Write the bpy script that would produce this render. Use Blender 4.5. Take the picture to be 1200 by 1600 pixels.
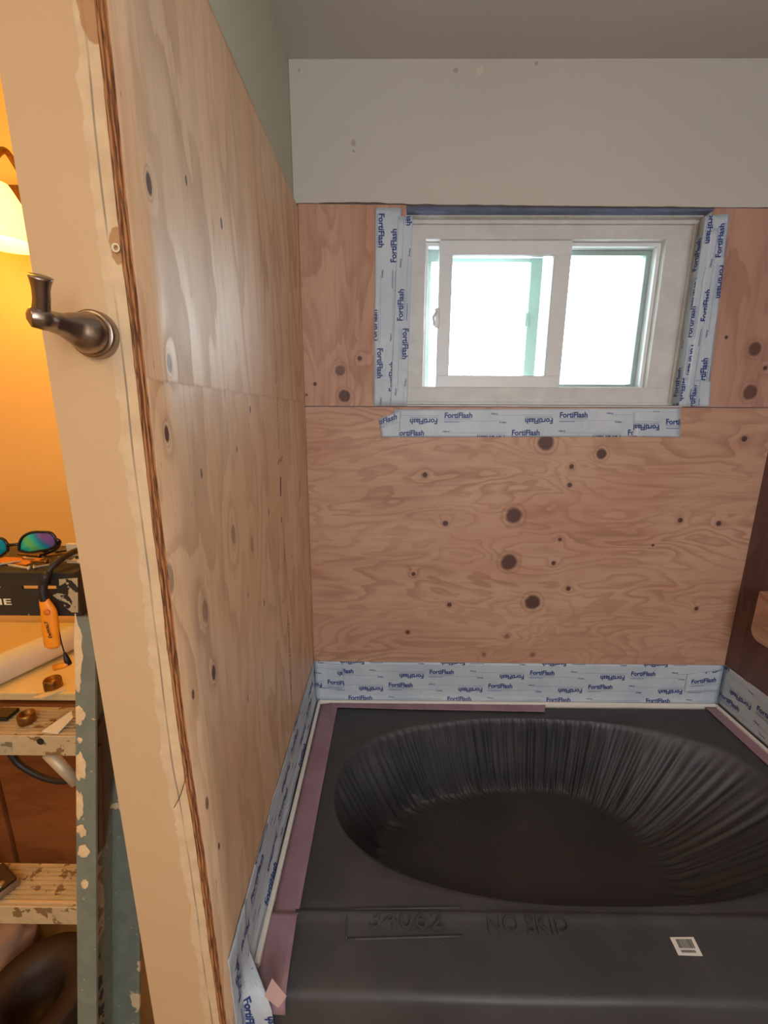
import bpy, bmesh, math, random
from mathutils import Vector, Matrix, noise

# ------------------------------------------------------------------ camera, world, light, exposure
scene = bpy.context.scene
for o in list(bpy.data.objects):
    bpy.data.objects.remove(o, do_unlink=True)
C = scene.collection

FPX, PITCH, YAW, ROLL, CAMZ = 663.94, 0.2239, -0.0079, 0.0047, 1.56
_Fh = Vector((math.sin(YAW), math.cos(YAW), 0)); _R = Vector((math.cos(YAW), -math.sin(YAW), 0)); _U = Vector((0, 0, 1))
_F = _Fh * math.cos(PITCH) - _U * math.sin(PITCH); _Up = _Fh * math.sin(PITCH) + _U * math.cos(PITCH)
_R2 = _R * math.cos(ROLL) + _Up * math.sin(ROLL); _U2 = _Up * math.cos(ROLL) - _R * math.sin(ROLL)
cam = bpy.data.cameras.new('camera'); cam.sensor_fit = 'HORIZONTAL'; cam.sensor_width = 36
cam.lens = 36 * FPX / 1200; cam.clip_start = .02; cam.clip_end = 100
camo = bpy.data.objects.new('camera', cam); C.objects.link(camo)
m3 = Matrix((_R2, _U2, -_F)).transposed().to_4x4(); m3.translation = (0, 0, CAMZ); camo.matrix_world = m3
scene.camera = camo

vs = scene.view_settings
vs.view_transform = 'Standard'; vs.look = 'None'; vs.gamma = 1; vs.use_curve_mapping = False
vs.exposure = 0.0

SKY = 15.0
w = bpy.data.worlds.new('sky'); scene.world = w; w.use_nodes = True
bg = w.node_tree.nodes['Background']; bg.inputs[0].default_value = (.80, .90, 1, 1); bg.inputs[1].default_value = SKY

def area(name, loc, rot, sx, sy, power, color, portal=False):
    l = bpy.data.lights.new(name, 'AREA'); l.shape = 'RECTANGLE'; l.size = sx; l.size_y = sy; l.energy = power; l.color = color
    if portal: l.cycles.is_portal = True
    o = bpy.data.objects.new(name, l); C.objects.link(o); o.location = loc; o.rotation_euler = rot
    return o
area('window_portal', (.50, 1.60, 1.875), (math.radians(-90), 0, 0), .9, .6, 1, (1, 1, 1), True)
P_CEIL = 5.0; P_REAR_FILL = 30.0; P_WARM = 7.5; P_VANITY = 2.2; P_VROOM = 11.0
area('bedroom_light', (.45, -1.0, 2.44), (0, 0, 0), .6, .6, P_CEIL, (1, .93, .84))
area('rear_fill_light', (.62, -1.70, 1.75), (math.radians(90), 0, 0), 1.1, 1.2, P_REAR_FILL, (.86, .91, 1))  # added cool fill from behind the camera; no window is built there
area('hall_light', (-.9, -.7, 2.40), (0, 0, 0), .3, .3, P_WARM, (1, .66, .34))

_l = bpy.data.lights.new('vanity_room_fill', 'POINT'); _l.energy = P_VROOM; _l.color = (1, .54, .05); _l.shadow_soft_size = .12  # added unseen point light, spreads orange evenly over wall and countertop
_o = bpy.data.objects.new('vanity_room_fill', _l); C.objects.link(_o); _o.location = (-.98, .80, 2.2)

def on(px, py, ax, val):
    """point where the sight line of photo pixel (px,py) meets the plane  ax = val"""
    d = _F + _R2 * ((px - 600) / FPX) - _U2 * ((py - 800) / FPX)
    o = Vector((0, 0, CAMZ)); i = 'XYZ'.index(ax)
    return o + d * ((val - o[i]) / d[i])

XL, XR, YB, ZC, ZD = -.2693, 1.2507, 1.4171, 2.516, .500
ZP, ZS, ZT = 2.158, 1.589, .667
YP, XP = .4976, -.3823
RND = random.Random(7)

# ------------------------------------------------------------------ helpers
def tag(o, label=None, cat=None, group=None, kind=None):
    if label: o['label'] = label
    if cat: o['category'] = cat
    if group: o['group'] = group
    if kind: o['kind'] = kind
    return o

def obj(name, bm, mt, parent=None, smooth=False, loc=None):
    me = bpy.data.meshes.new(name); bmesh.ops.recalc_face_normals(bm, faces=bm.faces[:])
    bm.to_mesh(me); bm.free()
    if isinstance(mt, (list, tuple)):
        for q in mt: me.materials.append(q)
    else: me.materials.append(mt)
    if smooth:
        for p in me.polygons: p.use_smooth = True
    o = bpy.data.objects.new(name, me); C.objects.link(o)
    if parent:
        o.parent = parent
        o.matrix_parent_inverse = Matrix.Translation(-WORLD(parent))
    return o

def WORLD(o):
    v = Vector(o.get('_w', (0, 0, 0)))
    return v

def thing(name, loc, label, cat, group=None):
    o = bpy.data.objects.new(name, None); C.objects.link(o); o.location = loc; o.empty_display_size = .05
    WL[o.name] = Vector(loc)
    return tag(o, label, cat, group)
WL = {}
def WORLD(o): return WL.get(o.name, Vector((0, 0, 0)))

def box(bm, lo, hi, bev=0, seg=2, M=None):
    r = bmesh.ops.create_cube(bm, size=1)
    vs_ = r['verts']
    for v in vs_:
        v.co = Vector(((lo[k] + hi[k]) / 2 + v.co[k] * (hi[k] - lo[k]) for k in range(3)))
    if bev:
        es = list({e for v in vs_ for e in v.link_edges})
        rb = bmesh.ops.bevel(bm, geom=es, offset=bev, segments=seg, affect='EDGES', profile=.5)
        vs_ = list({v for f in rb['faces'] for v in f.verts} | {v for v in vs_ if v.is_valid})
    if M:
        for v in vs_: v.co = M @ v.co
    return vs_

def hexa(bm, pts):
    """8 points: 0-3 one face loop, 4-7 the opposite loop"""
    v = [bm.verts.new(p) for p in pts]
    for f in ((0, 1, 2, 3), (7, 6, 5, 4), (0, 4, 5, 1), (1, 5, 6, 2), (2, 6, 7, 3), (3, 7, 4, 0)):
        bm.faces.new([v[i] for i in f])
    return v

def prism(bm, pts, off):
    """closed prism from a planar outline and an extrusion vector"""
    off = Vector(off); a = [bm.verts.new(p) for p in pts]; b = [bm.verts.new(Vector(p) + off) for p in pts]
    n = len(a); bm.faces.new(a); bm.faces.new(b[::-1])
    for i in range(n): bm.faces.new((a[i], b[i], b[(i + 1) % n], a[(i + 1) % n]))

def catmull(pts, n=8):
    out = []; P = [Vector(p) for p in pts]; P = [2 * P[0] - P[1]] + P + [2 * P[-1] - P[-2]]
    for i in range(1, len(P) - 2):
        for k in range(n):
            t = k / n
            a, b, c, d = P[i - 1], P[i], P[i + 1], P[i + 2]
            out.append(.5 * (2 * b + (c - a) * t + (2 * a - 5 * b + 4 * c - d) * t * t + (3 * b - a - 3 * c + d) * t ** 3))
    out.append(P[-2]); return out

def tube(bm, pts, rad, seg=16, cap=True, flat=1.0, up=None):
    P = [Vector(p) for p in pts]; n = len(P)
    R_ = rad if isinstance(rad, (list, tuple)) else [rad] * n
    rings = []; prev = Vector(up) if up else None
    for i in range(n):
        t = (P[min(i + 1, n - 1)] - P[max(i - 1, 0)]).normalized()
        if prev is None:
            prev = t.orthogonal().normalized()
        a = (prev - t * prev.dot(t)).normalized(); b = t.cross(a); prev = a
        rings.append([bm.verts.new(P[i] + (a * math.cos(2 * math.pi * k / seg) + b * flat * math.sin(2 * math.pi * k / seg)) * R_[i]) for k in range(seg)])
    for i in range(n - 1):
        for k in range(seg):
            bm.faces.new((rings[i][k], rings[i][(k + 1) % seg], rings[i + 1][(k + 1) % seg], rings[i + 1][k]))
    if cap:
        bm.faces.new(rings[0][::-1]); bm.faces.new(rings[-1])

def lathe(bm, prof, origin, axis=(0, 0, 1), seg=40, sx=1, sy=1):
    ax = Vector(axis).normalized(); a = ax.orthogonal().normalized()
    if abs(ax.z) > .99: a = Vector((1, 0, 0))
    b = ax.cross(a); O = Vector(origin); rings = []
    for r, h in prof:
        if r < 1e-6: rings.append([bm.verts.new(O + ax * h)])
        else: rings.append([bm.verts.new(O + ax * h + (a * sx * math.cos(2 * math.pi * k / seg) + b * sy * math.sin(2 * math.pi * k / seg)) * r) for k in range(seg)])
    for i in range(len(rings) - 1):
        A, B = rings[i], rings[i + 1]
        for k in range(seg):
            k2 = (k + 1) % seg
            if len(A) == 1 and len(B) == 1: break
            if len(A) == 1: bm.faces.new((A[0], B[k2], B[k]))
            elif len(B) == 1: bm.faces.new((A[k], A[k2], B[0]))
            else: bm.faces.new((A[k], A[k2], B[k2], B[k]))

def lerp(pts, x):
    if x <= pts[0][0]: return pts[0][1]
    for (a, b), (c, d) in zip(pts, pts[1:]):
        if x <= c: return b + (d - b) * (x - a) / (c - a)
    return pts[-1][1]

# ------------------------------------------------------------------ materials
class NT:
    def __init__(s, name):
        s.m = bpy.data.materials.new(name); s.m.use_nodes = True; s.t = s.m.node_tree; s.n = s.t.nodes; s.l = s.t.links
        s.b = s.n['Principled BSDF']; s.out = s.n['Material Output']
    def node(s, ty, **k):
        n = s.n.new(ty)
        for a, v in k.items(): setattr(n, a, v)
        return n
    def put(s, sock, v):
        if hasattr(v, 'is_output') or isinstance(v, bpy.types.NodeSocket): s.l.new(v, sock)
        elif isinstance(v, (tuple, list)) and len(v) == 3 and sock.type == 'RGBA': sock.default_value = (*v, 1)
        else: sock.default_value = v
    def math(s, op, a, b=0.0, c=None, clamp=False):
        n = s.node('ShaderNodeMath', operation=op, use_clamp=clamp); s.put(n.inputs[0], a); s.put(n.inputs[1], b)
        if c is not None: s.put(n.inputs[2], c)
        return n.outputs[0]
    def vm(s, op, a, b=(0, 0, 0)):
        n = s.node('ShaderNodeVectorMath', operation=op); s.put(n.inputs[0], a); s.put(n.inputs[1], b)
        return n.outputs['Value'] if op in ('LENGTH', 'DOT_PRODUCT', 'DISTANCE') else n.outputs[0]
    def mix(s, f, a, b, mode='MIX'):
        n = s.node('ShaderNodeMix', data_type='RGBA', blend_type=mode); s.put(n.inputs[0], f); s.put(n.inputs[6], a); s.put(n.inputs[7], b)
        return n.outputs[2]
    def rng(s, v, a, b, c=0.0, d=1.0, smooth=False):
        n = s.node('ShaderNodeMapRange', clamp=True)
        if smooth: n.interpolation_type = 'SMOOTHSTEP'
        for i, q in enumerate((v, a, b, c, d)): s.put(n.inputs[i], q)
        return n.outputs[0]
    def coord(s): return s.node('ShaderNodeTexCoord').outputs['Object']
    def noise(s, vec, scale, detail=2, rough=.5, dist=0):
        n = s.node('ShaderNodeTexNoise'); s.l.new(vec, n.inputs['Vector']); n.inputs['Scale'].default_value = scale
        n.inputs['Detail'].default_value = detail; n.inputs['Roughness'].default_value = rough; n.inputs['Distortion'].default_value = dist
        return n.outputs[0]
    def bump(s, h, strength=.3, dist=.002, nrm=None):
        n = s.node('ShaderNodeBump'); s.put(n.inputs['Height'], h); n.inputs['Strength'].default_value = strength; n.inputs['Distance'].default_value = dist
        if nrm is not None: s.l.new(nrm, n.inputs['Normal'])
        s.l.new(n.outputs[0], s.b.inputs['Normal']); return n.outputs[0]
    def col(s, v): s.put(s.b.inputs['Base Color'], v)
    def set(s, **k):
        for a, v in k.items(): s.put(s.b.inputs[a.replace('_', ' ')], v)

def srgb(r, g, b):
    f = lambda c: (c / 255 / 12.92) if c / 255 <= .04045 else ((c / 255 + .055) / 1.055) ** 2.4
    return (f(r), f(g), f(b))

def simple(name, c, rough=.5, metal=0, var=.08, scale=30, bump=.1, spec=.5, bscale=None):
    t = NT(name); co = t.coord(); n = t.noise(co, scale, 4, .6)
    d = tuple(x * (1 - var * 2) for x in c); l = tuple(min(1, x * (1 + var)) for x in c)
    t.col(t.mix(t.rng(n, .3, .7), d, l)); t.set(Roughness=rough, Metallic=metal)
    t.b.inputs['Specular IOR Level'].default_value = spec
    if bump: t.bump(t.noise(co, bscale or scale * 4, 3), bump, .001)
    return t.m

def plywood(name, plane, grain, light, dark, red, knots, K=7.0, seed=0.0, rough=.5, lin=3.0, ct=.55, joint=None, spec=.45):
    """rotary-cut veneer. plane: which two object axes; grain: axis of the grain; knots: (along, across, r, strength)"""
    t = NT(name); co = t.coord(); sp = t.node('ShaderNodeSeparateXYZ'); t.l.new(co, sp.inputs[0])
    a, b = sp.outputs['XYZ'.index(grain)], sp.outputs['XYZ'.index([p for p in plane if p != grain][0])]
    cb = t.node('ShaderNodeCombineXYZ'); t.l.new(a, cb.inputs[0]); t.l.new(b, cb.inputs[1]); cb.inputs[2].default_value = seed
    uv = cb.outputs[0]
    big = t.noise(t.vm('MULTIPLY', uv, (1.0, 3.6, 1)), 1.6, 3, .5, .5)
    wig = t.noise(t.vm('MULTIPLY', uv, (9, 30, 1)), 1.0, 3, .55, .4)
    h = t.math('ADD', t.math('MULTIPLY', big, K), t.math('MULTIPLY', wig, .75))
    h = t.math('ADD', h, t.math('MULTIPLY', b, lin))
    core = None; halo = None
    for (u0, v0, r, st) in knots:
        dv = t.vm('MULTIPLY', t.vm('SUBTRACT', uv, (u0, v0, seed)), (1 / r if plane != 'YZ' else .75 / r, 1 / r if plane != 'YZ' else 1.5 / r, 0))
        d = t.vm('LENGTH', dv)
        if r > .008:
            e = t.math('EXPONENT', t.math('MULTIPLY', t.math('MULTIPLY', d, d), -.12))
            h = t.math('ADD', h, t.math('MULTIPLY', e, 1.1))
        d2 = t.math('ADD', d, t.math('MULTIPLY', wig, .5))
        k = t.math('MULTIPLY', t.rng(d2, 1.35, 1.0, 0, 1), st)
        core = k if core is None else t.math('MAXIMUM', core, k)
        if r > .008:
            q = t.math('MULTIPLY', t.rng(t.math('ABSOLUTE', t.math('SUBTRACT', d2, 1.65)), .22, 0), .45 * st)
            halo = q if halo is None else t.math('MAXIMUM', halo, q)
    if joint: h = t.math('ADD', h, t.math('MULTIPLY', t.math('LESS_THAN', a, t.math('ADD', joint, t.math('MULTIPLY', wig, .012))), .62))
    fr = t.math('FRACT', h)
    ring = t.math('MULTIPLY', t.rng(fr, .35, .88, smooth=True), t.rng(fr, 1.0, .90, smooth=True))
    vary = t.noise(t.vm('MULTIPLY', uv, (2, 5, 1)), 1.3, 2)
    ring = t.math('MULTIPLY', ring, t.rng(vary, .3, .72, .2, 1.0))
    fib = t.noise(t.vm('MULTIPLY', uv, (14, 420, 1)), 1.0, 3, .6)
    streak = t.noise(t.vm('MULTIPLY', uv, (2.2, 38, 1)), 1.0, 4, .6, .5)
    blot = t.noise(t.vm('MULTIPLY', uv, (1.2, 3.2, 1)), 2.0, 3, .55)
    c = t.mix(t.rng(blot, .35, .68), light, red)
    c = t.mix(t.math('MULTIPLY', ring, ct), c, dark)
    c = t.mix(t.math('MULTIPLY', t.rng(streak, .5, .75), .42), c, dark)
    c = t.mix(t.math('MULTIPLY', t.rng(fib, .45, .75), .22), c, dark)
    spk = t.noise(t.vm('MULTIPLY', uv, (34, 300, 1)), 1.0, 1)
    c = t.mix(t.math('MULTIPLY', t.rng(spk, .77, .80), .7), c, (.05, .02, .012))
    if joint:
        jd = t.math('ABSOLUTE', t.math('SUBTRACT', a, t.math('ADD', joint, t.math('MULTIPLY', wig, .012))))
        c = t.mix(t.math('MULTIPLY', t.rng(jd, .0035, .0006), t.rng(fib, .35, .6, .1, .5)), c, dark)
    if core is not None:
        kn = t.noise(uv, 220, 2)
        kc = t.mix(kn, (.07, .028, .02), (.15, .07, .055))
        c = t.mix(core, c, kc)
        if halo is not None: c = t.mix(halo, c, (.30, .15, .09))
    t.col(c); t.set(Roughness=t.rng(ring, 0, 1, rough, rough + .12)); t.b.inputs['Specular IOR Level'].default_value = spec
    hh = t.math('ADD', t.math('MULTIPLY', ring, -.5), t.math('MULTIPLY', streak, .8))
    hh = t.math('ADD', hh, t.math('MULTIPLY', fib, .25))
    if core is not None: hh = t.math('SUBTRACT', hh, t.math('MULTIPLY', core, 1.2))
    t.bump(hh, .35, .0012)
    return t.m

def kn_back(lst):
    o = []
    for px, py, r, s in lst:
        p = on(px, py, 'Y', YB); o.append((p.x, p.z, r * 1.35, s))
    return o
def kn_back_v(lst):
    return [(z, x, r, s) for x, z, r, s in kn_back(lst)]
def kn_left(lst):
    o = []
    for px, py, r, s in lst:
        p = on(px, py, 'X', XL); o.append((p.z, p.y, r, s))
    return o

M = {}
WL_ = srgb
M['ply_lower'] = plywood('douglas fir plywood, horizontal grain', 'XZ', 'X', srgb(204, 166, 138), srgb(156, 110, 84), srgb(194, 148, 122),
    kn_back([(853, 692, .021, 1), (940, 709, .014, 1), (803, 806, .022, 1), (795, 879, .022, 1), (832, 941, .021, 1),
             (664, 742, .007, 1), (696, 818, .008, 1), (646, 897, .006, 1), (702, 945, .007, 1), (893, 729, .007, 1), (890, 758, .007, 1),
             (875, 843, .006, 1), (865, 880, .007, 1), (888, 920, .007, 1), (637, 988, .006, 1), (792, 994, .008, .6), (832, 1023, .008, .6),
             (756, 1023, .007, .6), (1063, 813, .007, 1), (1123, 818, .007, 1), (1163, 686, .008, 1), (1088, 951, .006, 1), (1020, 852, .004, 1)]), K=14, seed=3.1, ct=.65, lin=4)
M['ply_left_up'] = plywood('douglas fir plywood, wavy grain', 'XZ', 'Z', srgb(202, 162, 136), srgb(154, 108, 84), srgb(190, 142, 116),
    kn_back_v([(531, 579, .013, .8), (538, 619, .015, 1), (562, 560, .006, 1), (492, 600, .005, 1)]), K=11, seed=9.4, lin=2)
M['ply_right_up'] = plywood('douglas fir plywood, dim upper piece', 'XZ', 'Z', srgb(196, 154, 132), srgb(150, 106, 86), srgb(184, 138, 118),  # base tones slightly darker than the left piece
    kn_back_v([(1180, 545, .016, .9), (1172, 613, .018, .9), (1135, 527, .004, 1), (1196, 575, .006, 1)]), K=7, seed=5.7)
M['ply_side'] = plywood('sanded fir plywood, vertical grain', 'YZ', 'Z', srgb(230, 196, 158), srgb(172, 128, 92), srgb(218, 174, 130),
    kn_left([(234, 287, .009, 1), (346, 349, .007, 1), (291, 282, .005, 1), (264, 678, .009, 1), (269, 905, .017, .6), (323, 955, .016, .6),
             (336, 1051, .010, 1), (366, 835, .016, .55), (394, 850, .014, .5), (267, 569, .009, .7), (391, 640, .006, 1), (371, 702, .004, 1),
             (317, 740, .006, .8), (305, 1085, .006, .9), (413, 942, .006, 1), (440, 812, .008, 1), (420, 800, .008, .6),
             (387, 1092, .007, .6), (322, 1255, .008, .8), (339, 1322, .005, 1), (388, 930, .004, 1), (456, 870, .005, 1), (442, 940, .006, .8)]), K=5.5, seed=1.3, rough=.43, lin=7, ct=.58, joint=on(240, 592, 'X', XL).z - .006, spec=.85)
M['ply_edge'] = None
def ply_edge_mat():
    t = NT('plywood edge, layered veneers'); co = t.coord(); sp = t.node('ShaderNodeSeparateXYZ'); t.l.new(co, sp.inputs[0])
    x = sp.outputs[0]; wv = t.noise(t.vm('MULTIPLY', co, (1, 1, 6)), 5, 2)
    uvx = t.node('ShaderNodeUVMap').outputs[0]
    su = t.node('ShaderNodeSeparateXYZ'); t.l.new(uvx, su.inputs[0])
    s = t.math('ADD', su.outputs[0], t.math('MULTIPLY', t.noise(t.vm('MULTIPLY', co, (0, 0, 9)), 4, 3), .10))
    band = t.math('FRACT', t.math('MULTIPLY', s, 2.5))
    st = t.noise(t.vm('MULTIPLY', co, (500, 60, 30)), 1, 3, .6)
    c = t.mix(t.rng(band, .42, .55), srgb(176, 122, 72), srgb(126, 78, 42))
    c = t.mix(t.math('MULTIPLY', t.rng(st, .46, .62), .9), c, srgb(66, 32, 14))
    c = t.mix(t.rng(t.noise(t.vm('MULTIPLY', co, (40, 40, 30)), 1, 2), .74, .76), c, (.015, .008, .004))
    t.col(c); t.set(Roughness=.8); t.bump(st, .8, .002); return t.m
M['ply_edge'] = ply_edge_mat()

def drywall(name, c, var=.04, rough=.75, marks=()):
    t = NT(name); co = t.coord(); n = t.noise(co, 2.3, 4, .6); f = t.noise(co, 160, 3, .6)
    cc = t.mix(t.rng(n, .3, .7), tuple(x * (1 - var) for x in c), c)
    for (x, y, z, r, k) in marks:
        d = t.vm('LENGTH', t.vm('SUBTRACT', co, (x, y, z))); d = t.math('ADD', d, t.math('MULTIPLY', t.noise(co, 60, 3), r * 1.4))
        cc = t.mix(t.rng(d, r * 1.5, r * 1.2, 0, .5), cc, k)
    t.col(cc); t.set(Roughness=rough); t.b.inputs['Specular IOR Level'].default_value = .3
    t.bump(t.math('ADD', t.math('MULTIPLY', f, .3), t.noise(co, 14, 3)), .25, .002); return t.m
mk = []
for px, py, r, k in ((552, 222, .013, srgb(140, 118, 98)), (552, 236, .006, srgb(120, 100, 84)), (750, 110, .014, srgb(220, 212, 186)), (712, 109, .010, srgb(130, 116, 98)),
                     (602, 316, .016, srgb(205, 205, 180)), (838, 99, .008, srgb(110, 105, 100)), (467, 110, .007, srgb(120, 105, 88))):
    p = on(px, py, 'Y', YB); mk.append((p.x, p.y, p.z, r, k))
M['drywall'] = drywall('painted drywall, off white', srgb(202, 196, 184), marks=mk)
M['ceiling'] = drywall('flat ceiling paint', srgb(204, 200, 194), rough=.9)
M['partition_side'] = drywall('drywall side, greenish white', srgb(192, 190, 168))
M['lamp_tinted_wall'] = drywall('cream wall paint with lamp orange mixed in', srgb(226, 188, 118))  # the lamp's orange light is partly put into this wall colour
M['back_room'] = drywall('painted wall, cream', srgb(206, 188, 160))

XE = [(z, x) for x, z in []]
XE = []
for px, py in ((160, -60), (177, 80), (197, 307), (231, 600), (240, 700), (264, 900), (292, 1150), (316, 1300), (351, 1570), (362, 1650)):
    p = on(px, py, 'Y', YP); XE.append((p.z, p.x))
XE.sort(); XE = [(0, XE[0][1])] + XE + [(2.6, XE[-1][1])]
XEs = lambda z: (lerp(XE, z - .06) + lerp(XE, z) + lerp(XE, z + .06)) / 3

def partition_mat():
    t = NT('partition end paint with bare patched margin'); co = t.coord()
    uvx = t.node('ShaderNodeUVMap').outputs[0]; su = t.node('ShaderNodeSeparateXYZ'); t.l.new(uvx, su.inputs[0])
    d = su.outputs[0]                                        # metres left of the plywood
    jag = t.noise(t.vm('MULTIPLY', co, (1, 1, 1)), 22, 5, .62); slow = t.noise(t.vm('MULTIPLY', co, (0, 0, 1)), 3.2, 2)
    edge = t.math('ADD', t.math('MULTIPLY', slow, .024), t.math('MULTIPLY', jag, .026))
    m = t.rng(t.math('SUBTRACT', edge, d), .0, .0018)
    base = t.mix(t.rng(t.noise(co, 3, 3), .3, .7), srgb(202, 170, 128), srgb(208, 178, 138))
    bare = t.mix(t.rng(t.noise(co, 30, 4), .35, .65), srgb(220, 196, 158), srgb(206, 180, 144))
    c = t.mix(m, base, bare)
    # scored pencil line
    ln = t.math('ABSOLUTE', t.math('SUBTRACT', d, t.math('ADD', .006, t.math('MULTIPLY', slow, .014))))
    c = t.mix(t.math('MULTIPLY', t.rng(ln, .0016, .0004), t.rng(t.noise(co, 9, 2), .38, .6)), c, srgb(140, 128, 110))
    # torn brown paper patches
    for z0, r in ((on(150, 10, 'Y', YP).z, .028), (on(178, 385, 'Y', YP).z, .016)):
        e = t.vm('LENGTH', t.vm('MULTIPLY', t.vm('SUBTRACT', co, (XEs(z0) - .014, YP, z0)), (1.6, 0, .7)))
        e = t.math('ADD', e, t.math('MULTIPLY', t.math('SUBTRACT', jag, .5), .03))
        c = t.mix(t.rng(e, r * .8, r * .72, 0, .8), c, srgb(170, 122, 76))
    t.col(c); t.set(Roughness=.55); t.b.inputs['Specular IOR Level'].default_value = .3
    t.bump(t.math('ADD', t.math('MULTIPLY', m, .7), t.math('MULTIPLY', jag, .2)), .5, .002); return t.m
M['partition_end'] = partition_mat()

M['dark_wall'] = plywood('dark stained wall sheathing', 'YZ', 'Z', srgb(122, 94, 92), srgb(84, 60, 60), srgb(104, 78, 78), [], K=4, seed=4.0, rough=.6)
M['wood_block'] = plywood('rough fir board', 'YZ', 'Y', srgb(206, 168, 142), srgb(150, 108, 86), srgb(190, 146, 122), kn_left([]) + [(1.17, 1.02, .018, .7)], K=9, seed=2.2)
M['vinyl'] = simple('white window vinyl', srgb(226, 228, 226), .35, 0, .02, 8, .03)
M['vinyl_dirty'] = simple('dusty window vinyl', srgb(214, 212, 206), .5, 0, .06, 14, .08)
M['tub_white'] = simple('white tub enamel', srgb(232, 228, 218), .25, 0, .02, 6, 0)
def tape_mat():
    t = NT('pale blue flashing membrane'); co = t.coord()
    n = t.noise(co, 9, 4, .6); c = t.mix(t.rng(n, .3, .7), srgb(184, 198, 208), srgb(204, 214, 220)); t.col(c)
    t.set(Roughness=.42); wr = t.noise(t.vm('MULTIPLY', co, (1, 1, 1)), 26, 3, .55, 1.2)
    t.bump(t.math('ABSOLUTE', t.math('SUBTRACT', wr, .5)), .45, .006); return t.m
M['tape'] = tape_mat()
M['tape_edge'] = simple('tape film fold', srgb(222, 232, 240), .28, 0, .05, 20, .3)
M['ink'] = simple('blue printing ink', srgb(38, 62, 128), .5, 0, 0, 30, 0)
M['ink_pale'] = simple('faded blue printing ink', srgb(110, 130, 172), .5, 0, 0, 30, 0)
def mauve_mat():
    t = NT('mauve crepe masking tape'); co = t.coord(); cr = t.noise(t.vm('MULTIPLY', co, (70, 260, 200)), 1, 2)
    n = t.noise(co, 10, 3); t.col(t.mix(t.rng(n, .3, .7), srgb(146, 114, 124), srgb(166, 136, 144))); t.set(Roughness=.7)
    t.bump(cr, .3, .001); return t.m
M['mauve'] = mauve_mat()
M['mauve_light'] = simple('mauve tape adhesive side', srgb(206, 176, 172), .6, 0, .05, 40, .1)
def liner_mat():
    t = NT('charcoal plastic liner'); co = t.coord(); n = t.noise(co, 5, 4, .6)
    dust = t.noise(co, 3, 5, .65); sc = t.noise(t.vm('MULTIPLY', co, (4, 60, 30)), 1, 3)
    c = t.mix(t.rng(n, .3, .7), srgb(56, 57, 60), srgb(68, 68, 70))
    c = t.mix(t.math('MULTIPLY', t.rng(dust, .5, .8), .3), c, srgb(112, 106, 98))
    vo = t.node('ShaderNodeTexVoronoi'); vo.inputs['Scale'].default_value = 16; t.l.new(co, vo.inputs['Vector'])
    c = t.mix(t.rng(vo.outputs['Distance'], .030, .02, 0, .6), c, srgb(160, 156, 150))
    t.col(c); t.set(Roughness=t.rng(dust, .35, .7, .42, .62)); t.bump(t.math('ADD', t.math('MULTIPLY', sc, .3), t.noise(co, 40, 3)), .22, .002)
    return t.m
M['liner'] = liner_mat()
M['nickel'] = simple('brushed nickel', srgb(160, 146, 134), .30, 1, .06, 60, .02)
M['ladder_green'] = None
def splat(name, base, paint, scale, lo, rough=.6, zr=1.0):
    t = NT(name); co = t.coord(); n = t.noise(t.vm('MULTIPLY', co, (1, 1, zr)), scale, 4, .55, .3); f = t.noise(co, 40, 3)
    c = t.mix(t.rng(f, .3, .7), tuple(x * .8 for x in base), base)
    c = t.mix(t.rng(n, lo, lo + .012), c, paint)
    c = t.mix(t.rng(t.noise(co, 130, 2), .72, .74), c, paint)
    t.col(c); t.set(Roughness=rough); t.bump(t.math('ADD', t.rng(n, lo, lo + .012), t.math('MULTIPLY', f, .3)), .3, .002); return t.m
M['ladder_green'] = splat('grey-green fiberglass with drips', srgb(122, 130, 116), srgb(214, 190, 150), 13, .68)
M['splat'] = simple('dried cream paint', srgb(224, 196, 150), .6, 0, .08, 60, .3)
M['cap_black'] = splat('black plastic with paint specks', srgb(46, 38, 32), srgb(200, 180, 150), 60, .74)
M['cap_paint'] = splat('black plastic under flaking paint', srgb(40, 34, 28), srgb(176, 158, 122), 38, .44)
M['step_alu'] = splat('dirty aluminium tread', srgb(196, 172, 130), srgb(130, 100, 62), 28, .58, .5)
M['step_front'] = simple('dull aluminium', srgb(206, 186, 152), .5, .3, .08, 12, .05)
M['label'] = splat('torn paper sticker', srgb(178, 166, 136), srgb(120, 106, 80), 34, .54)
M['label_dark'] = splat('torn dark sticker', srgb(150, 140, 128), srgb(50, 46, 40), 60, .50)
M['bracket'] = simple('brown painted bracket', srgb(92, 72, 54), .5, .2, .1, 30, .2)
M['black'] = simple('black rubber', srgb(30, 26, 24), .5, 0, .1, 30, .1)
M['black_gloss'] = simple('black gloss plastic', srgb(22, 20, 20), .25, 0, .05, 30, 0)
M['orange'] = simple('orange plastic', srgb(240, 146, 26), .45, 0, .04, 20, .03)
M['orange_dark'] = simple('darker orange plastic', srgb(206, 112, 16), .45, 0, .04, 20, .03)
M['roll'] = simple('off white paper roll', srgb(226, 222, 206), .8, 0, .05, 10, .1)
M['counter'] = simple('white countertop with lamp yellow mixed in', srgb(236, 214, 158), .3, 0, .03, 5, .03)  # white top, yellowed in its colour to carry the orange lamp light
M['cabinet'] = plywood('brown stained cabinet wood', 'XZ', 'X', srgb(170, 104, 54), srgb(112, 62, 30), srgb(150, 88, 44), [], K=4, seed=6.0, rough=.45)
M['brass'] = simple('tarnished brass', srgb(150, 108, 58), .35, .9, .15, 90, .2)
M['steel'] = simple('dull steel', srgb(170, 160, 146), .35, .9, .1, 90, .1)
M['paper'] = simple('cream paper card', srgb(232, 216, 180), .8, 0, .05, 20, .1)
M['red'] = simple('red plastic', srgb(190, 60, 30), .4, 0, .05, 20, 0)
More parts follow.
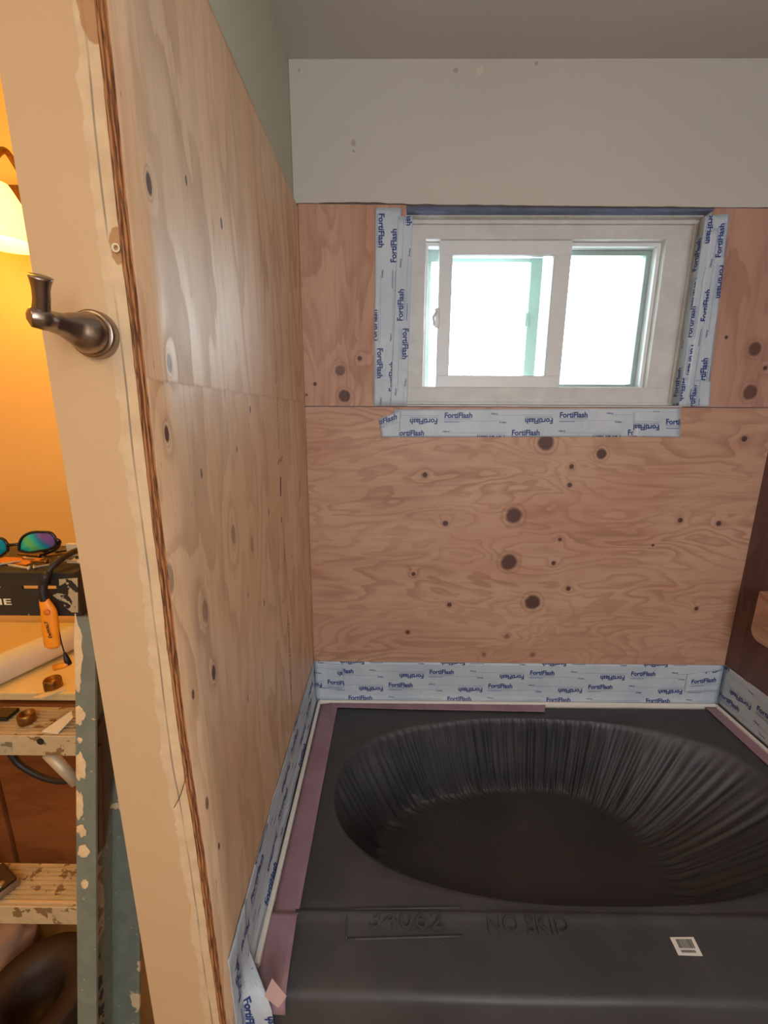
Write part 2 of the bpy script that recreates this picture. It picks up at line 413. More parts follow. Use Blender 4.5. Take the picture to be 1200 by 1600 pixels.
M['dark_brown'] = simple('dark brown rubber', srgb(66, 50, 40), .55, 0, .1, 20, .1)
M['floor'] = simple('beige vinyl floor', srgb(150, 128, 100), .5, 0, .08, 6, .05)
M['cloth'] = simple('pale dusty cloth', srgb(170, 140, 120), .9, 0, .1, 18, .4)
M['white_label'] = simple('white barcode label', srgb(228, 224, 216), .5, 0, .02, 20, 0)
M['ink_black'] = simple('black printing ink', srgb(28, 26, 26), .6, 0, 0, 20, 0)
M['shaded_recess'] = simple('unpainted wall edge in blue grey', srgb(104, 112, 136), .8, 0, .12, 20, .3)  # bare edge; the blue-grey colour stands for shade in the window recess
M['putty'] = simple('cracked joint compound', srgb(206, 202, 192), .85, 0, .06, 60, .5)
M['crack'] = simple('dark gap filler', srgb(60, 56, 56), .9, 0, .1, 60, .3)
def glass_mat(name, tint):
    t = NT(name); t.n.remove(t.b); tr = t.node('ShaderNodeBsdfTransparent'); tr.inputs[0].default_value = (*tint, 1)
    gl = t.node('ShaderNodeBsdfGlossy'); gl.inputs['Roughness'].default_value = .03; fr = t.node('ShaderNodeFresnel'); fr.inputs[0].default_value = 1.45
    mx = t.node('ShaderNodeMixShader'); t.l.new(fr.outputs[0], mx.inputs[0]); t.l.new(tr.outputs[0], mx.inputs[1]); t.l.new(gl.outputs[0], mx.inputs[2])
    t.l.new(mx.outputs[0], t.out.inputs[0]); return t.m
M['glass'] = glass_mat('clear window glass', (.93, .97, .95))
M['green_vinyl'] = simple('grey-green outer sash', srgb(158, 178, 170), .4, 0, .04, 12, .04)
def lamp_mat():
    t = NT('glowing frosted lamp glass'); t.col((1, .8, .5)); t.set(Roughness=.4)
    t.b.inputs['Emission Color'].default_value = (1, .52, .14, 1); t.b.inputs['Emission Strength'].default_value = 2.8; return t.m
M['lamp_glass'] = lamp_mat()
def bulb_mat():
    t = NT('lit bulb'); t.col((1, .9, .7)); t.b.inputs['Emission Color'].default_value = (1, .62, .25, 1); t.b.inputs['Emission Strength'].default_value = 10; return t.m
M['bulb'] = bulb_mat()
def lens_mat():
    t = NT('mirrored green-blue lens coating'); co = t.coord(); sp = t.node('ShaderNodeSeparateXYZ'); t.l.new(co, sp.inputs[0])
    r = t.node('ShaderNodeValToRGB'); cr = r.color_ramp
    x0 = on(28, 850, 'Y', .70).x; x1 = on(90, 850, 'Y', .70).x
    f = t.rng(t.math('ADD', sp.outputs[0], t.math('MULTIPLY', t.math('SUBTRACT', sp.outputs[2], 1.34), .8)), x0, x1); t.l.new(f, r.inputs[0])
    cr.elements[0].color = (.0, .30, .42, 1); cr.elements[0].position = 0; cr.elements[1].color = (.20, .10, .30, 1); cr.elements[1].position = .95
    for p, c in ((.3, (.02, .52, .36, 1)), (.5, (.16, .55, .14, 1)), (.7, (.02, .50, .40, 1)), (.82, (.02, .22, .42, 1))):
        e = cr.elements.new(p); e.color = c
    t.l.new(r.outputs[0], t.b.inputs['Base Color']); t.set(Roughness=.12, Metallic=.35); return t.m
M['lens'] = lens_mat()

# ------------------------------------------------------------------ room shell
def struct(name, bm, mt, parent=None, smooth=False):
    o = obj(name, bm, mt, parent, smooth)
    if not parent: o['kind'] = 'structure'
    return o
XW, YF = -1.55, -1.75     # far left wall and the wall behind the photographer
bm = bmesh.new(); box(bm, (XW - .1, YF - .1, -.1), (XR + .12, 1.58, 0)); struct('floor', bm, M['floor'])
bm = bmesh.new(); box(bm, (XW - .1, YF - .1, ZC), (XR + .12, 1.58, ZC + .1)); struct('ceiling', bm, M['ceiling'])
OX0, OX1, OZ0, OZ1 = .050, .950, 1.592, 2.152          # window opening
bm = bmesh.new()
box(bm, (XL - .0115, YB + .012, 0), (XR + .12, 1.58, OZ0)); box(bm, (XL - .0115, YB + .012, OZ0), (OX0, 1.58, OZ1))
box(bm, (OX1, YB + .012, OZ0), (XR + .12, 1.58, OZ1)); box(bm, (XL - .0115, YB + .012, OZ1), (XR + .12, 1.58, ZC))
struct('wall_back', bm, M['shaded_recess'])
# upper drywall layer: lower edge ragged
bm = bmesh.new(); n = 120
pa = on(466, 318, 'Y', YB); pb = on(1200, 325, 'Y', YB)
top_b = lambda x: pa.z + (pb.z - pa.z) * (x - pa.x) / (pb.x - pa.x)
vsf = []
for i in range(n + 1):
    x = XL - .0115 + (XR - XL + .0115) * i / n
    z = top_b(x) + .0005 + .0035 * abs(noise.noise(Vector((x * 14, 0, 0))))
    if on(480, 320, 'Y', YB).x < x < on(630, 320, 'Y', YB).x: z += .004 * math.sin((x + .27) * 9) ** 2
    vsf.append([bm.verts.new((x, YB, z)), bm.verts.new((x, YB, ZC)), bm.verts.new((x, YB + .0118, z)), bm.verts.new((x, YB + .0118, ZC))])
for a, b in zip(vsf, vsf[1:]):
    bm.faces.new((a[0], b[0], b[1], a[1])); bm.faces.new((a[0], a[2], b[2], b[0]))
struct('wall_back', bm, M['drywall']).name = 'wall_back_upper'
# partition (left of the tub): body + end face with curved right edge
bm = bmesh.new(); uvl = bm.loops.layers.uv.new('UVMap'); N = 90
cols = [0, .012, .03, .05, .08, None]
rows = []
for i in range(N + 1):
    z = ZC * i / N; xe = XEs(z) - .0122 + .0012 * noise.noise(Vector((z * 12, 3, 0)))
    rows.append([(bm.verts.new((max(xe - c, XP) if c is not None else XP, YP + .0005, z)), c if c is not None else xe - XP) for c in cols])
for a, b in zip(rows, rows[1:]):
    for k in range(len(cols) - 1):
        q = (a[k + 1], a[k], b[k], b[k + 1]); f = bm.faces.new([v for v, _ in q])
        for lp, (_, c) in zip(f.loops, q): lp[uvl].uv = (c, 0)
bmesh.ops.recalc_face_normals(bm, faces=bm.faces[:])
# left side, right side, of the body
v = [bm.verts.new(p) for p in ((XP, YP + .0005, 0), (XP, 1.58, 0), (XP, 1.58, ZC), (XP, YP + .0005, ZC))]
f1 = bm.faces.new(v)
xr_ = XL - .0125
sv = []
for i in range(N + 1):
    z = ZC * i / N; sv.append([bm.verts.new((XEs(z) - .0125 + (xr_ - XEs(z) + .0125) * min(1, t_ / .5), YP + .0005 + t_, z)) for t_ in (0, .12, .25, .38, .5, 1.08)])
for a, b in zip(sv, sv[1:]):
    for k in range(5):
        f = bm.faces.new((a[k], a[k + 1], b[k + 1], b[k])); f.material_index = 1
f1.material_index = 2
def obj_keep(name, bm, mts, parent=None, smooth=False):
    me = bpy.data.meshes.new(name); bm.to_mesh(me); bm.free()
    for q in (mts if isinstance(mts, (list, tuple)) else [mts]): me.materials.append(q)
    if smooth:
        for p in me.polygons: p.use_smooth = True
    o = bpy.data.objects.new(name, me); C.objects.link(o)
    if parent: o.parent = parent; o.matrix_parent_inverse = Matrix.Translation(-WORLD(parent))
    return o
o = obj_keep('wall_left', bm, [M['partition_end'], M['partition_side'], M['lamp_tinted_wall']]); o['kind'] = 'structure'
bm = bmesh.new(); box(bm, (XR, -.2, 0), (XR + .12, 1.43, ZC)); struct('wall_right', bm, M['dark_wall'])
bm = bmesh.new(); box(bm, (XR, YF - .1, 0), (XR + .12, -.2, ZC)); struct('wall_right', bm, M['back_room']).name = 'wall_right_front'
bm = bmesh.new(); box(bm, (XW - .1, 1.45, 0), (XP, 1.58, ZC)); struct('wall_vanity', bm, M['lamp_tinted_wall'])
bm = bmesh.new(); box(bm, (XW - .1, YF, 0), (XW, 1.45, ZC)); struct('wall_far_left', bm, M['lamp_tinted_wall'])
bm = bmesh.new(); box(bm, (XW - .1, YF - .1, 0), (XR, YF, ZC)); struct('wall_behind', bm, M['back_room'])

# ------------------------------------------------------------------ plywood sheets
def sheet_back(name, corners, mt, label, group=None):
    """corners: outline in (x, z) on the back wall"""
    bm = bmesh.new(); prism(bm, [(x, YB + .0001, z) for x, z in corners], (0, .0117, 0))
    return tag(obj(name, bm, mt), label, 'plywood', group)
xz = lambda px, py: (on(px, py, 'Y', YB).x, on(px, py, 'Y', YB).z)
sl = xz(475, 635); sr = xz(1194, 637)
seam = lambda x: sl[1] + (sr[1] - sl[1]) * (x - sl[0]) / (sr[0] - sl[0])
g = .0012
sheet_back('plywood_sheet', [(XL + .0005, .02), (XR - .001, .02), (XR - .001, seam(XR) - g), (XL + .0005, seam(XL) - g)], M['ply_lower'],
           'large horizontal plywood sheet with round knots below the window')
sheet_back('plywood_sheet', [(XL + .0005, seam(XL) + g), (OX0, seam(OX0) + g), (OX0, top_b(OX0) - g), (XL + .0005, top_b(XL) - .0005)], M['ply_left_up'],
           'upright plywood piece with swirling grain left of the window')
sheet_back('plywood_sheet', [(OX1, seam(OX1) + g), (XR - .001, seam(XR) + g), (XR - .001, top_b(XR) - g), (OX1, top_b(OX1) - g)], M['ply_right_up'],
           'plywood piece with two big knots right of the window')
# left sheet: grid following the slight curve of its front edge
bm = bmesh.new(); uvl = bm.loops.layers.uv.new('UVMap'); NZ = 220; ys = [0, .06, .12, .2, .3, .4, .5, .918]
zt_ = ZP - .001
def ply_x(y, z):
    t_ = min(1, (y - YP) / .5); return XEs(z) * (1 - t_) ** 2 + XL * (1 - (1 - t_) ** 2)
G = []
for i in range(NZ + 1):
    z = .02 + (zt_ - .02) * i / NZ
    r = []
    for k, t_ in enumerate(ys):
        y = YP + t_; r.append(bm.verts.new((ply_x(y, z), y - (.0008 if k == 0 else 0), z)))
    rag = .0016 * abs(noise.noise(Vector((z * 40, 0, 0)))) + .0016 * max(0, noise.noise(Vector((z * 13, 5, 0))))
    xe = XEs(z); e = [bm.verts.new((xe - .0112 - rag, YP - .0015, z)), bm.verts.new((xe - .0115, YP + .3, z))]
    mid = [bm.verts.new((xe - .0112 * q, YP - .0008 - .0012 * noise.noise(Vector((q * 9, z * 60, 1))), z)) for q in (.25, .5, .75)]
    G.append((r, mid, e))
for (r, m_, e), (r2, m2, e2) in zip(G, G[1:]):
    for k in range(len(ys) - 1):
        f = bm.faces.new((r[k], r[k + 1], r2[k + 1], r2[k])); f.smooth = True
    c1 = [r[0]] + m_ + [e[0]]; c2 = [r2[0]] + m2 + [e2[0]]
    for k in range(4):
        f = bm.faces.new((c1[k + 1], c1[k], c2[k], c2[k + 1])); f.material_index = 1
        for lp, u in zip(f.loops, ((k + 1) / 4, k / 4, k / 4, (k + 1) / 4)): lp[uvl].uv = (u, 0)
tr = G[-1][0]; bt = [bm.verts.new((XL - .012 if i > 5 else v_.co.x - .012, v_.co.y, zt_)) for i, v_ in enumerate(tr)]
for k in range(len(ys) - 1):
    f = bm.faces.new((tr[k], tr[k + 1], bt[k + 1], bt[k])); f.material_index = 1
o = obj_keep('plywood_sheet', bm, [M['ply_side'], M['ply_edge']])
tag(o, 'tall vertical plywood sheet on the left wall with layered raw edge', 'plywood')

# screws in the sheets
def screw(p, nrm, r, label, grp):
    bm = bmesh.new(); lathe(bm, [(0, .0010), (r * .35, .0010), (r * .45, .0018), (r, .0016), (r * 1.02, 0), (0, 0)], p, nrm, 16)
    return tag(obj('screw', bm, M['brass'], smooth=True), label, 'screw', grp)
for px, py, lb in ((479, 617, 'brass screw head just above the plywood seam beside the left corner'), (481, 773, 'brass screw head below the seam beside the left corner')):
    screw(on(px, py, 'Y', YB) , (0, -1, 0), .0042, lb, 'screws in the back wall')
# stamped print on left ply: thin vertical lines of mill stamp
def left_pt(px, py): p = on(px, py, 'X', XL); return Vector((ply_x(p.y, p.z) + .0006, p.y, p.z))
stamp = bmesh.new()
def stroke(bm, a, b, w_):
    a, b = left_pt(*a), left_pt(*b); s = Vector((0, w_ / 2, 0))
    vs_ = [bm.verts.new(q) for q in (a - s, a + s, b + s, b - s)]; bm.faces.new(vs_)
ry = RND
for (x, y0, y1) in ((431, 563, 600), (433, 620, 660), (435, 665, 700)):
    y = y0
    while y < y1:
        l = ry.uniform(2, 6); stroke(stamp, (x + ry.uniform(-.8, .8), y), (x + .3 + ry.uniform(-.8, .8), min(y1, y + l)), .003); y += l + ry.uniform(1, 3)
def stamp_done(bm, nm):
    q = obj_keep(nm, bm, [M['ink_black']]); q.parent = o; return q
stamp_done(stamp, 'mill_stamp')['label'] = 'black stamped line of small print'
for dx in (0, 4):
    stamp = bmesh.new(); stroke(stamp, (434 + dx, 726 - dx), (437 + dx, 716 - dx), .006); stamp_done(stamp, 'stamped_bar')
for (x, y0, y1, w_) in ((438, 745, 775, .008), (468, 750, 778, .004), (444, 850, 880, .003)):
    stamp = bmesh.new(); stroke(stamp, (x, y0), (x + .5, y1), w_); stamp_done(stamp, 'veneer_slit')
stamp = bmesh.new()
for k in range(26):
    y = 955 + k * 6.2; stroke(stamp, (449 + (k * .28), y), (449.3 + k * .28, y + ry.uniform(2, 5.5)), ry.uniform(.002, .005))
stamp_done(stamp, 'veneer_crack')

# wood board on the right wall
bm = bmesh.new()
p0 = on(1186, 923, 'X', XR - .038); p1 = on(1179, 990, 'X', XR - .038)
yb_, zt2, zb2 = p0.y, p0.z, p1.z - .02
out = [(yb_ - .55, zt2), (yb_, zt2)] + [(yb_ - .03 + .03 * math.cos(a), zb2 + .035 - .035 * math.sin(a)) for a in [i * math.pi / 2 / 8 for i in range(9)]] + [(yb_ - .55, zb2)]
prism(bm, [(XR - .038, y, z) for y, z in out], (.0378, 0, 0))
bmesh.ops.bevel(bm, geom=bm.edges[:], offset=.002, segments=1, affect='EDGES')
tag(obj('wood_board', bm, M['wood_block']), 'pale board with a rounded end fixed to the dark right wall', 'board')

# ------------------------------------------------------------------ window
win = thing('window_1', (.5, 1.5, OZ0), None, None); win['kind'] = 'structure'
def frame(bm, o4, i4, y0, y1, bev=.0025):
    """o4/i4: outer and inner (x0,x1,z0,z1)"""
    a, b, c, d = o4; e, f, g_, h = i4
    box(bm, (a, y0, h), (b, y1, d), bev); box(bm, (a, y0, c), (b, y1, g_), bev)
    box(bm, (a, y0 + .0002, g_ - .002), (e, y1, h + .002), bev); box(bm, (f, y0 + .0002, g_ - .002), (b, y1, h + .002), bev)
YFm = 1.478
def R4(x0, x1, y0, y1, Y):   # pixel extents to metres on plane Y, using the middle of each side
    ym = (y0 + y1) / 2; xm = (x0 + x1) / 2
    return (on(x0, ym, 'Y', Y).x, on(x1, ym, 'Y', Y).x, on(xm, y1, 'Y', Y).z, on(xm, y0, 'Y', Y).z)
bm = bmesh.new()
fo = (OX0 + .004, OX1 - .002, OZ0 + .003, OZ1 - .006); fi = R4(663, 1026, 374, 605, YFm)
frame(bm, fo, fi, YFm, 1.575)
# slim raised lip round the outside
lo_ = (fo[0] + .012, fo[1] - .012, fo[2] + .010, fo[3] - .012); li = (lo_[0] + .006, lo_[1] - .006, lo_[2] + .006, lo_[3] - .006)
frame(bm, fo, lo_, YFm - .010, YFm + .002, .003)
obj('window_frame', bm, M['vinyl_dirty'], win)
# tracks / inner step on the right light
bm = bmesh.new(); YS2 = 1.522
si = R4(893, 993, 402, 601, YS2 + .026)
frame(bm, (fi[0] + .0005, fi[1] - .0005, fi[2] + .0005, fi[3] - .0005), (fi[0] + .010, fi[1] - .012, fi[2] + .004, fi[3] - .012), 1.500, 1.573, .001)
obj('inner_track', bm, M['vinyl'], win)
# fixed outer sash
fx0 = on(824, 490, 'Y', 1.53).x; fx1 = fi[1] - .012
bm = bmesh.new(); frame(bm, (fx0, fx1, fi[2] + .004, fi[3] - .012), (fx0 + .040, si[1], si[2], si[3]), 1.530, 1.566, .003)
s2 = obj('outer_sash', bm, M['green_vinyl'], win); s2['label'] = 'grey-green outer sash'
# left jamb strip of exterior frame and top bar seen through the glass
bm = bmesh.new(); box(bm, (fi[0] + .010, 1.53, fi[3] - .048), (fx0, 1.566, fi[3] - .012), .002); box(bm, (fi[0] + .010, 1.53, fi[2] + .004), (fi[0] + .024, 1.566, fi[3] - .048), .002)
obj('screen_frame', bm, M['green_vinyl'], win)
bm = bmesh.new(); box(bm, (fx0 + .039, 1.545, si[2] - .001), (si[1] + .001, 1.549, si[3] + .001)); obj('pane', bm, M['glass'], win)
# sliding inner sash
YA = 1.486
sa = R4(684, 885, 375, 606, YA); sg = R4(704, 859, 399, 587, YA + .004)
bm = bmesh.new(); frame(bm, sa, sg, YA, YA + .030, .003)
# glazing bead
frame(bm, (sg[0] - .004, sg[1] + .004, sg[2] - .004, sg[3] + .004), (sg[0] + .001, sg[1] - .001, sg[2] + .001, sg[3] - .001), YA + .006, YA + .014, .001)
sash = obj('sliding_sash', bm, M['vinyl'], win)
bm = bmesh.new(); box(bm, (sg[0] - .003, YA + .016, sg[2] - .003), (sg[1] + .003, YA + .020, sg[3] + .003)); obj('sash_pane', bm, M['glass'], sash)
bm = bmesh.new(); lk = on(683, 497, 'Y', YA)
box(bm, (lk.x - .008, YA - .006, lk.z - .030), (lk.x + .008, YA + .006, lk.z + .030), .003)
tube(bm, [lk + Vector((-.004, -.006, .018)), lk + Vector((-.014, -.012, 0)), lk + Vector((-.010, -.012, -.026))], [.004, .0045, .003], 8)
obj('sash_latch', bm, M['vinyl'], sash, True)
bm = bmesh.new(); lk = on(822, 500, 'Y', 1.528); box(bm, (lk.x - .005, 1.522, lk.z - .022), (lk.x + .007, 1.531, lk.z + .022), .003); obj('outer_latch', bm, M['green_vinyl'], win)
# sill board and jambs lining the opening
bm = bmesh.new()
box(bm, (OX0 - .001, YB + .002, OZ1 - .004), (OX1 + .001, 1.446, OZ1 + .003)); struct('trim_1', bm, M['shaded_recess'])
bm = bmesh.new(); box(bm, (OX0 - .001, 1.4465, OZ1 - .007), (OX1 - .006, YFm + .004, OZ1 + .003), .002); struct('trim_3', bm, M['putty'])
bm = bmesh.new(); box(bm, (OX1 - .001, YB + .003, OZ0), (OX1 + .003, YFm, OZ1 - .004)); box(bm, (OX0 - .003, YB + .003, OZ0), (OX0 + .001, YFm, OZ1 - .004)); box(bm, (OX0, YB + .003, OZ0 - .003), (OX1, YFm, OZ0 + .001))
struct('trim_2', bm, M['vinyl_dirty'])

# ------------------------------------------------------------------ printed flashing tape
_txt = {}
def text_bm(body, bold=.0, shear=0):
    key = (body, bold, shear)
    if key not in _txt:
        cu = bpy.data.curves.new('t', 'FONT'); cu.body = body; cu.size = 1; cu.align_x = 'CENTER'; cu.align_y = 'CENTER'
        cu.resolution_u = 3; cu.offset = bold; cu.shear = shear; cu.fill_mode = 'FRONT'
        to = bpy.data.objects.new('t', cu); C.objects.link(to)
        dg = bpy.context.evaluated_depsgraph_get(); me = bpy.data.meshes.new_from_object(to.evaluated_get(dg))
        xs = [v.co.x for v in me.vertices] or [0, 1]; w_ = max(xs) - min(xs); cx = (max(xs) + min(xs)) / 2
        ysx = [v.co.y for v in me.vertices]; cy = (max(ysx) + min(ysx)) / 2
        vsx = [(v.co.x - cx, v.co.y - cy) for v in me.vertices]; fs = [tuple(p.vertices) for p in me.polygons]
        bpy.data.objects.remove(to); bpy.data.curves.remove(cu); bpy.data.meshes.remove(me)
        _txt[key] = (vsx, fs, w_, max(ysx) - min(ysx))
    return _txt[key]
def put_text(bm, body, u, v, width, rot=0, bold=.012, shear=0, height=None, mi=0, flip=False):
    vsx, fs, w_, h_ = text_bm(body, bold, shear); s = width / w_; sy = (height / h_) if height else s
    ca, sa_ = math.cos(rot), math.sin(rot)
    vv = []
    for x, y in vsx:
        x *= s * (-1 if flip else 1); y *= sy; vv.append(bm.verts.new((u + x * ca - y * sa_, v + x * sa_ + y * ca, 0)))
    for f in fs:
        try:
            q = bm.faces.new([vv[i] for i in f]); q.material_index = mi
        except ValueError: pass
def put_bar(bm, u, v, wd, ht, mi=0):
    q = bm.faces.new([bm.verts.new(p) for p in ((u - wd / 2, v - ht / 2, 0), (u + wd / 2, v - ht / 2, 0), (u + wd / 2, v + ht / 2, 0), (u - wd / 2, v + ht / 2, 0))]); q.material_index = mi
PER = .374
def tape_print(L, W, u0, v0, row0=0):
    bm = bmesh.new(); rows = int(W / .056) + 3
    for r in range(-rows, rows + 1):
        for k in range(-2, int(L / PER) + 4):
            u = u0 + k * PER - .152 * (r + row0); v = v0 - .0565 * r
            if -.2 < u < L + .2 and -.05 < v < W + .05:
                put_text(bm, 'FortiFlash', u, v, .090, 0, .034, height=.0185)
                put_text(bm, 'Waterproof Flashing Membrane', u, v - .0125, .090, 0, .0, height=.0045)
                put_text(bm, 'Henry', u + .117, v + .004, .024, 0, .02, .3)
                put_bar(bm, u + .045, v - .0185, .19, .0008, 1); put_bar(bm, u - .02, v - .0215, .05, .0022, 1)
            u -= .112; v -= .019
            if -.2 < u < L + .25 and -.05 < v < W + .05:
                put_text(bm, 'FortiFlash', u, v, .090, math.pi, .034, height=.0185)
                put_text(bm, 'Waterproof Flashing Membrane', u, v + .0125, .090, math.pi, .0, height=.0045)
                put_text(bm, 'Henry', u - .117, v - .004, .024, math.pi, .02, .3)
                put_bar(bm, u - .045, v + .0185, .19, .0008, 1)
    for co_, no in (((0, 0, 0), (-1, 0, 0)), ((L, 0, 0), (1, 0, 0)), ((0, 0, 0), (0, -1, 0)), ((0, W, 0), (0, 1, 0))):
        bmesh.ops.bisect_plane(bm, geom=bm.verts[:] + bm.edges[:] + bm.faces[:], plane_co=co_, plane_no=no, clear_outer=True)
    # extra cuts so that print follows folds and waves
    n = max(1, int(L / .02))
    for i in range(1, n):
        bmesh.ops.bisect_plane(bm, geom=bm.verts[:] + bm.edges[:] + bm.faces[:], plane_co=(L * i / n, 0, 0), plane_no=(1, 0, 0))
    return bm
def tape(fn, L, W, u0, v0, label, group, nu=None, nv=14, th=.0006, bowcuts=(), name='flashing_tape', mt=None, printing=True, row0=0):
    """fn(u,v) -> point; u along the strip, v from its lower edge up"""
    def P(u, v): return Vector(fn(u, v))
    def Nn(u, v):
        e = .0015
        a = P(u + e, v) - P(u - e, v); b = P(u, v + e) - P(u, v - e); return a.cross(b).normalized()
    nu = nu or max(8, int(L / .02)); bm = bmesh.new(); g1 = []; g2 = []

    for i in range(nu + 1):
        ra = []; rb = []
        for j in range(nv + 1):
            u, v = L * i / nu, W * j / nv; p = P(u, v); nn = Nn(u, v); ra.append(bm.verts.new(p + nn * th)); rb.append(bm.verts.new(p))
        g1.append(ra); g2.append(rb)
    for i in range(nu):
        for j in range(nv):
            bm.faces.new((g1[i][j], g1[i + 1][j], g1[i + 1][j + 1], g1[i][j + 1]))
            bm.faces.new((g2[i][j], g2[i][j + 1], g2[i + 1][j + 1], g2[i + 1][j]))
    for i in range(nu):
        bm.faces.new((g1[i][0], g2[i][0], g2[i + 1][0], g1[i + 1][0])); bm.faces.new((g1[i][nv], g1[i + 1][nv], g2[i + 1][nv], g2[i][nv]))
    for j in range(nv):
        bm.faces.new((g1[0][j], g1[0][j + 1], g2[0][j + 1], g2[0][j])); bm.faces.new((g1[nu][j], g2[nu][j], g2[nu][j + 1], g1[nu][j + 1]))
    o = obj(name, bm, mt or M['tape'], None, True); tag(o, label, 'tape', group)
    if printing:
        pb = tape_print(L, W, u0, v0, row0)
        for j in bowcuts:
            bmesh.ops.bisect_plane(pb, geom=pb.verts[:] + pb.edges[:] + pb.faces[:], plane_co=(0, j, 0), plane_no=(0, 1, 0))
        for v_ in pb.verts:
            u, v = v_.co.x, v_.co.y; v_.co = P(u, v) + Nn(u, v) * (th + .0005)
        po = obj_keep('printing', pb, [M['ink'], M['ink_pale']]); po.parent = o
    return o
def quad(A, B, Cc, D, wob=0.0, nrm=Vector((0, -1, 0)), seed=0):
    """A start/lower, B end/lower, C end/upper, D start/upper"""
    A, B, Cc, D = map(Vector, (A, B, Cc, D)); L = ((B - A).length + (Cc - D).length) / 2; W = ((D - A).length + (Cc - B).length) / 2
    def fn(u, v):
        s, t_ = u / L, v / W
        p = A * (1 - s) * (1 - t_) + B * s * (1 - t_) + Cc * s * t_ + D * (1 - s) * t_
        if wob: p = p + nrm * wob * (noise.noise(Vector((u * 14 + seed, v * 22, seed))) * .5 + .5)
        return p
    return fn, L, W
YT = YB - .0010
def wq(pts, layer=0): return [on(px, py, 'Y', YT - .0012 * layer) for px, py in pts]
TG = 'printed flashing tape round the window'
# left outer strip (text runs down): start = top
f, L, W = quad(*wq([(587, 325), (584, 634), (622, 634), (627, 325)]), wob=.0006)
tape(f, L, W, .060, .018, 'wide blue-printed tape strip running down the left side of the window', TG)
f, L, W = quad(*wq([(617, 634), (621, 345), (645, 345), (636, 634)][::1], 1), wob=.0006, seed=4)
# inner strip: start at bottom, text reads upward
A, B, Cc, D = wq([(636, 634), (645, 338), (622, 338), (610, 634)], 1)
f, L, W = quad(A, B, Cc, D, wob=.0006, seed=4)
tape(f, L, W, .30, .030, 'narrow inner tape strip between left wide strip and window frame', TG)
# sill strips
f, L, W = quad(*wq([(612, 683), (1062, 682), (1063, 638), (616, 640)], 1), wob=.0006, seed=6)
tape(f, L, W, on(714, 648, 'Y', YT).x - on(612, 683, 'Y', YT).x, .070, 'long horizontal tape strip under the window frame', TG)
f, L, W = quad(*wq([(597, 683), (624, 683), (627, 641), (592, 655)], 2), wob=.0004, seed=7)
tape(f, L, W, .01, .06, 'small torn tape scrap at the left end of the strip under the window', TG)
f, L, W = quad(*wq([(989, 682), (1063, 683), (1063, 643), (990, 642)], 2), wob=.0004, seed=8)
tape(f, L, W, .15, .049, 'short overlapping tape piece at the right end of the strip under the window', TG)
# right side strips on the wall
f, L, W = quad(*wq([(1060, 632), (1103, 336), (1141, 334), (1104, 617)][:2] + [(1141, 334), (1106, 617)]), wob=.0006, seed=9)
def swap(A, B, Cc, D): return D, Cc, B, A
A, B, Cc, D = wq([(1106, 617), (1140, 334), (1102, 338), (1062, 617)])
f, L, W = quad(A, B, Cc, D, wob=.0012, seed=9)
tape(f, L, W, .44, .022, 'wide blue-printed tape strip on the wall right of the window', TG)
A, B, Cc, D = wq([(1108, 635), (1111, 596), (1066, 590), (1060, 635)], 1)
f, L, W = quad(A, B, Cc, D, wob=.0015, seed=10)
tape(f, L, W, .02, .055, 'crooked tape scrap at the lower right corner beside the window', TG)
# jamb tape: folded round the right jamb
xj = OX1 - .0025
def jf(u, v):   # u up from the sill, v from the frame outwards to the room
    z = OZ0 + .509 - u; wv = .0025 * noise.noise(Vector((u * 16, v * 30, 2)))
    if v < .055: return (xj - abs(wv) - .001, 1.476 - v, z)
    q = v - .055
    return (xj - .001 + min(q, .006) * .4 + max(0, q - .004), 1.421 - min(q, .008) * .95 - abs(wv) * .6, z)
o = tape(jf, .505, .082, .17, .040, 'shiny creased tape folded into the right side of the window opening', TG, nv=28, bowcuts=(.055, .060, .065))
# tub surround strips
TG2 = 'printed flashing tape along the tub edge'
def bf(u, v):   # back strip, slight lip at the bottom
    x = XL + .002 + u; z = .505 + v; y = YB - .0022 - .0006 * noise.noise(Vector((u * 9, v * 30, 1)))
    if v < .012: y -= (.012 - v) * .6
    return (x, y, z)
Lb = XR - XL - .005
tape(bf, Lb, ZT - .505, on(690, 1049, 'Y', YB).x - XL - .002, on(690, 1049, 'Y', YB).z - .505, 'long blue-printed tape strip on the back wall above the tub', TG2, bowcuts=(.006, .012))
def lf(u, v):   # left strip, u from back to front
    y = .575 + u; z = .508 + v; x = ply_x(y, z) + .0016 + .0015 * noise.noise(Vector((u * 12, v * 34, 5)))
    if v < .014: x += (.014 - v) * .5
    z += .004 * math.sin(u * 3)
    return (x, y, z)
tape(lf, .839, ZT - .508, .335, .062, 'long tape strip along the left wall beside the tub', TG2, bowcuts=(.007, .014))
def rf(u, v):
    y = .2 + u; z = .508 + v; x = XR - .0025 - .0015 * noise.noise(Vector((u * 12, v * 34, 9)))
    return (x, y, z)
f = lambda u, v: rf(u, v)
# right strip: read from the room side, u runs toward the camera from the back
def rf2(u, v): return (XR - .0025 - .0012 * noise.noise(Vector((u * 12, v * 34, 9))), 1.413 - u, .508 + v)
def rf3(u, v): p = rf2(1.15 - u, v); return p
tape(lambda u, v: rf2(u, v), 1.15, ZT - .506, .20, .10, 'tape strip along the dark right wall beside the tub', TG2)
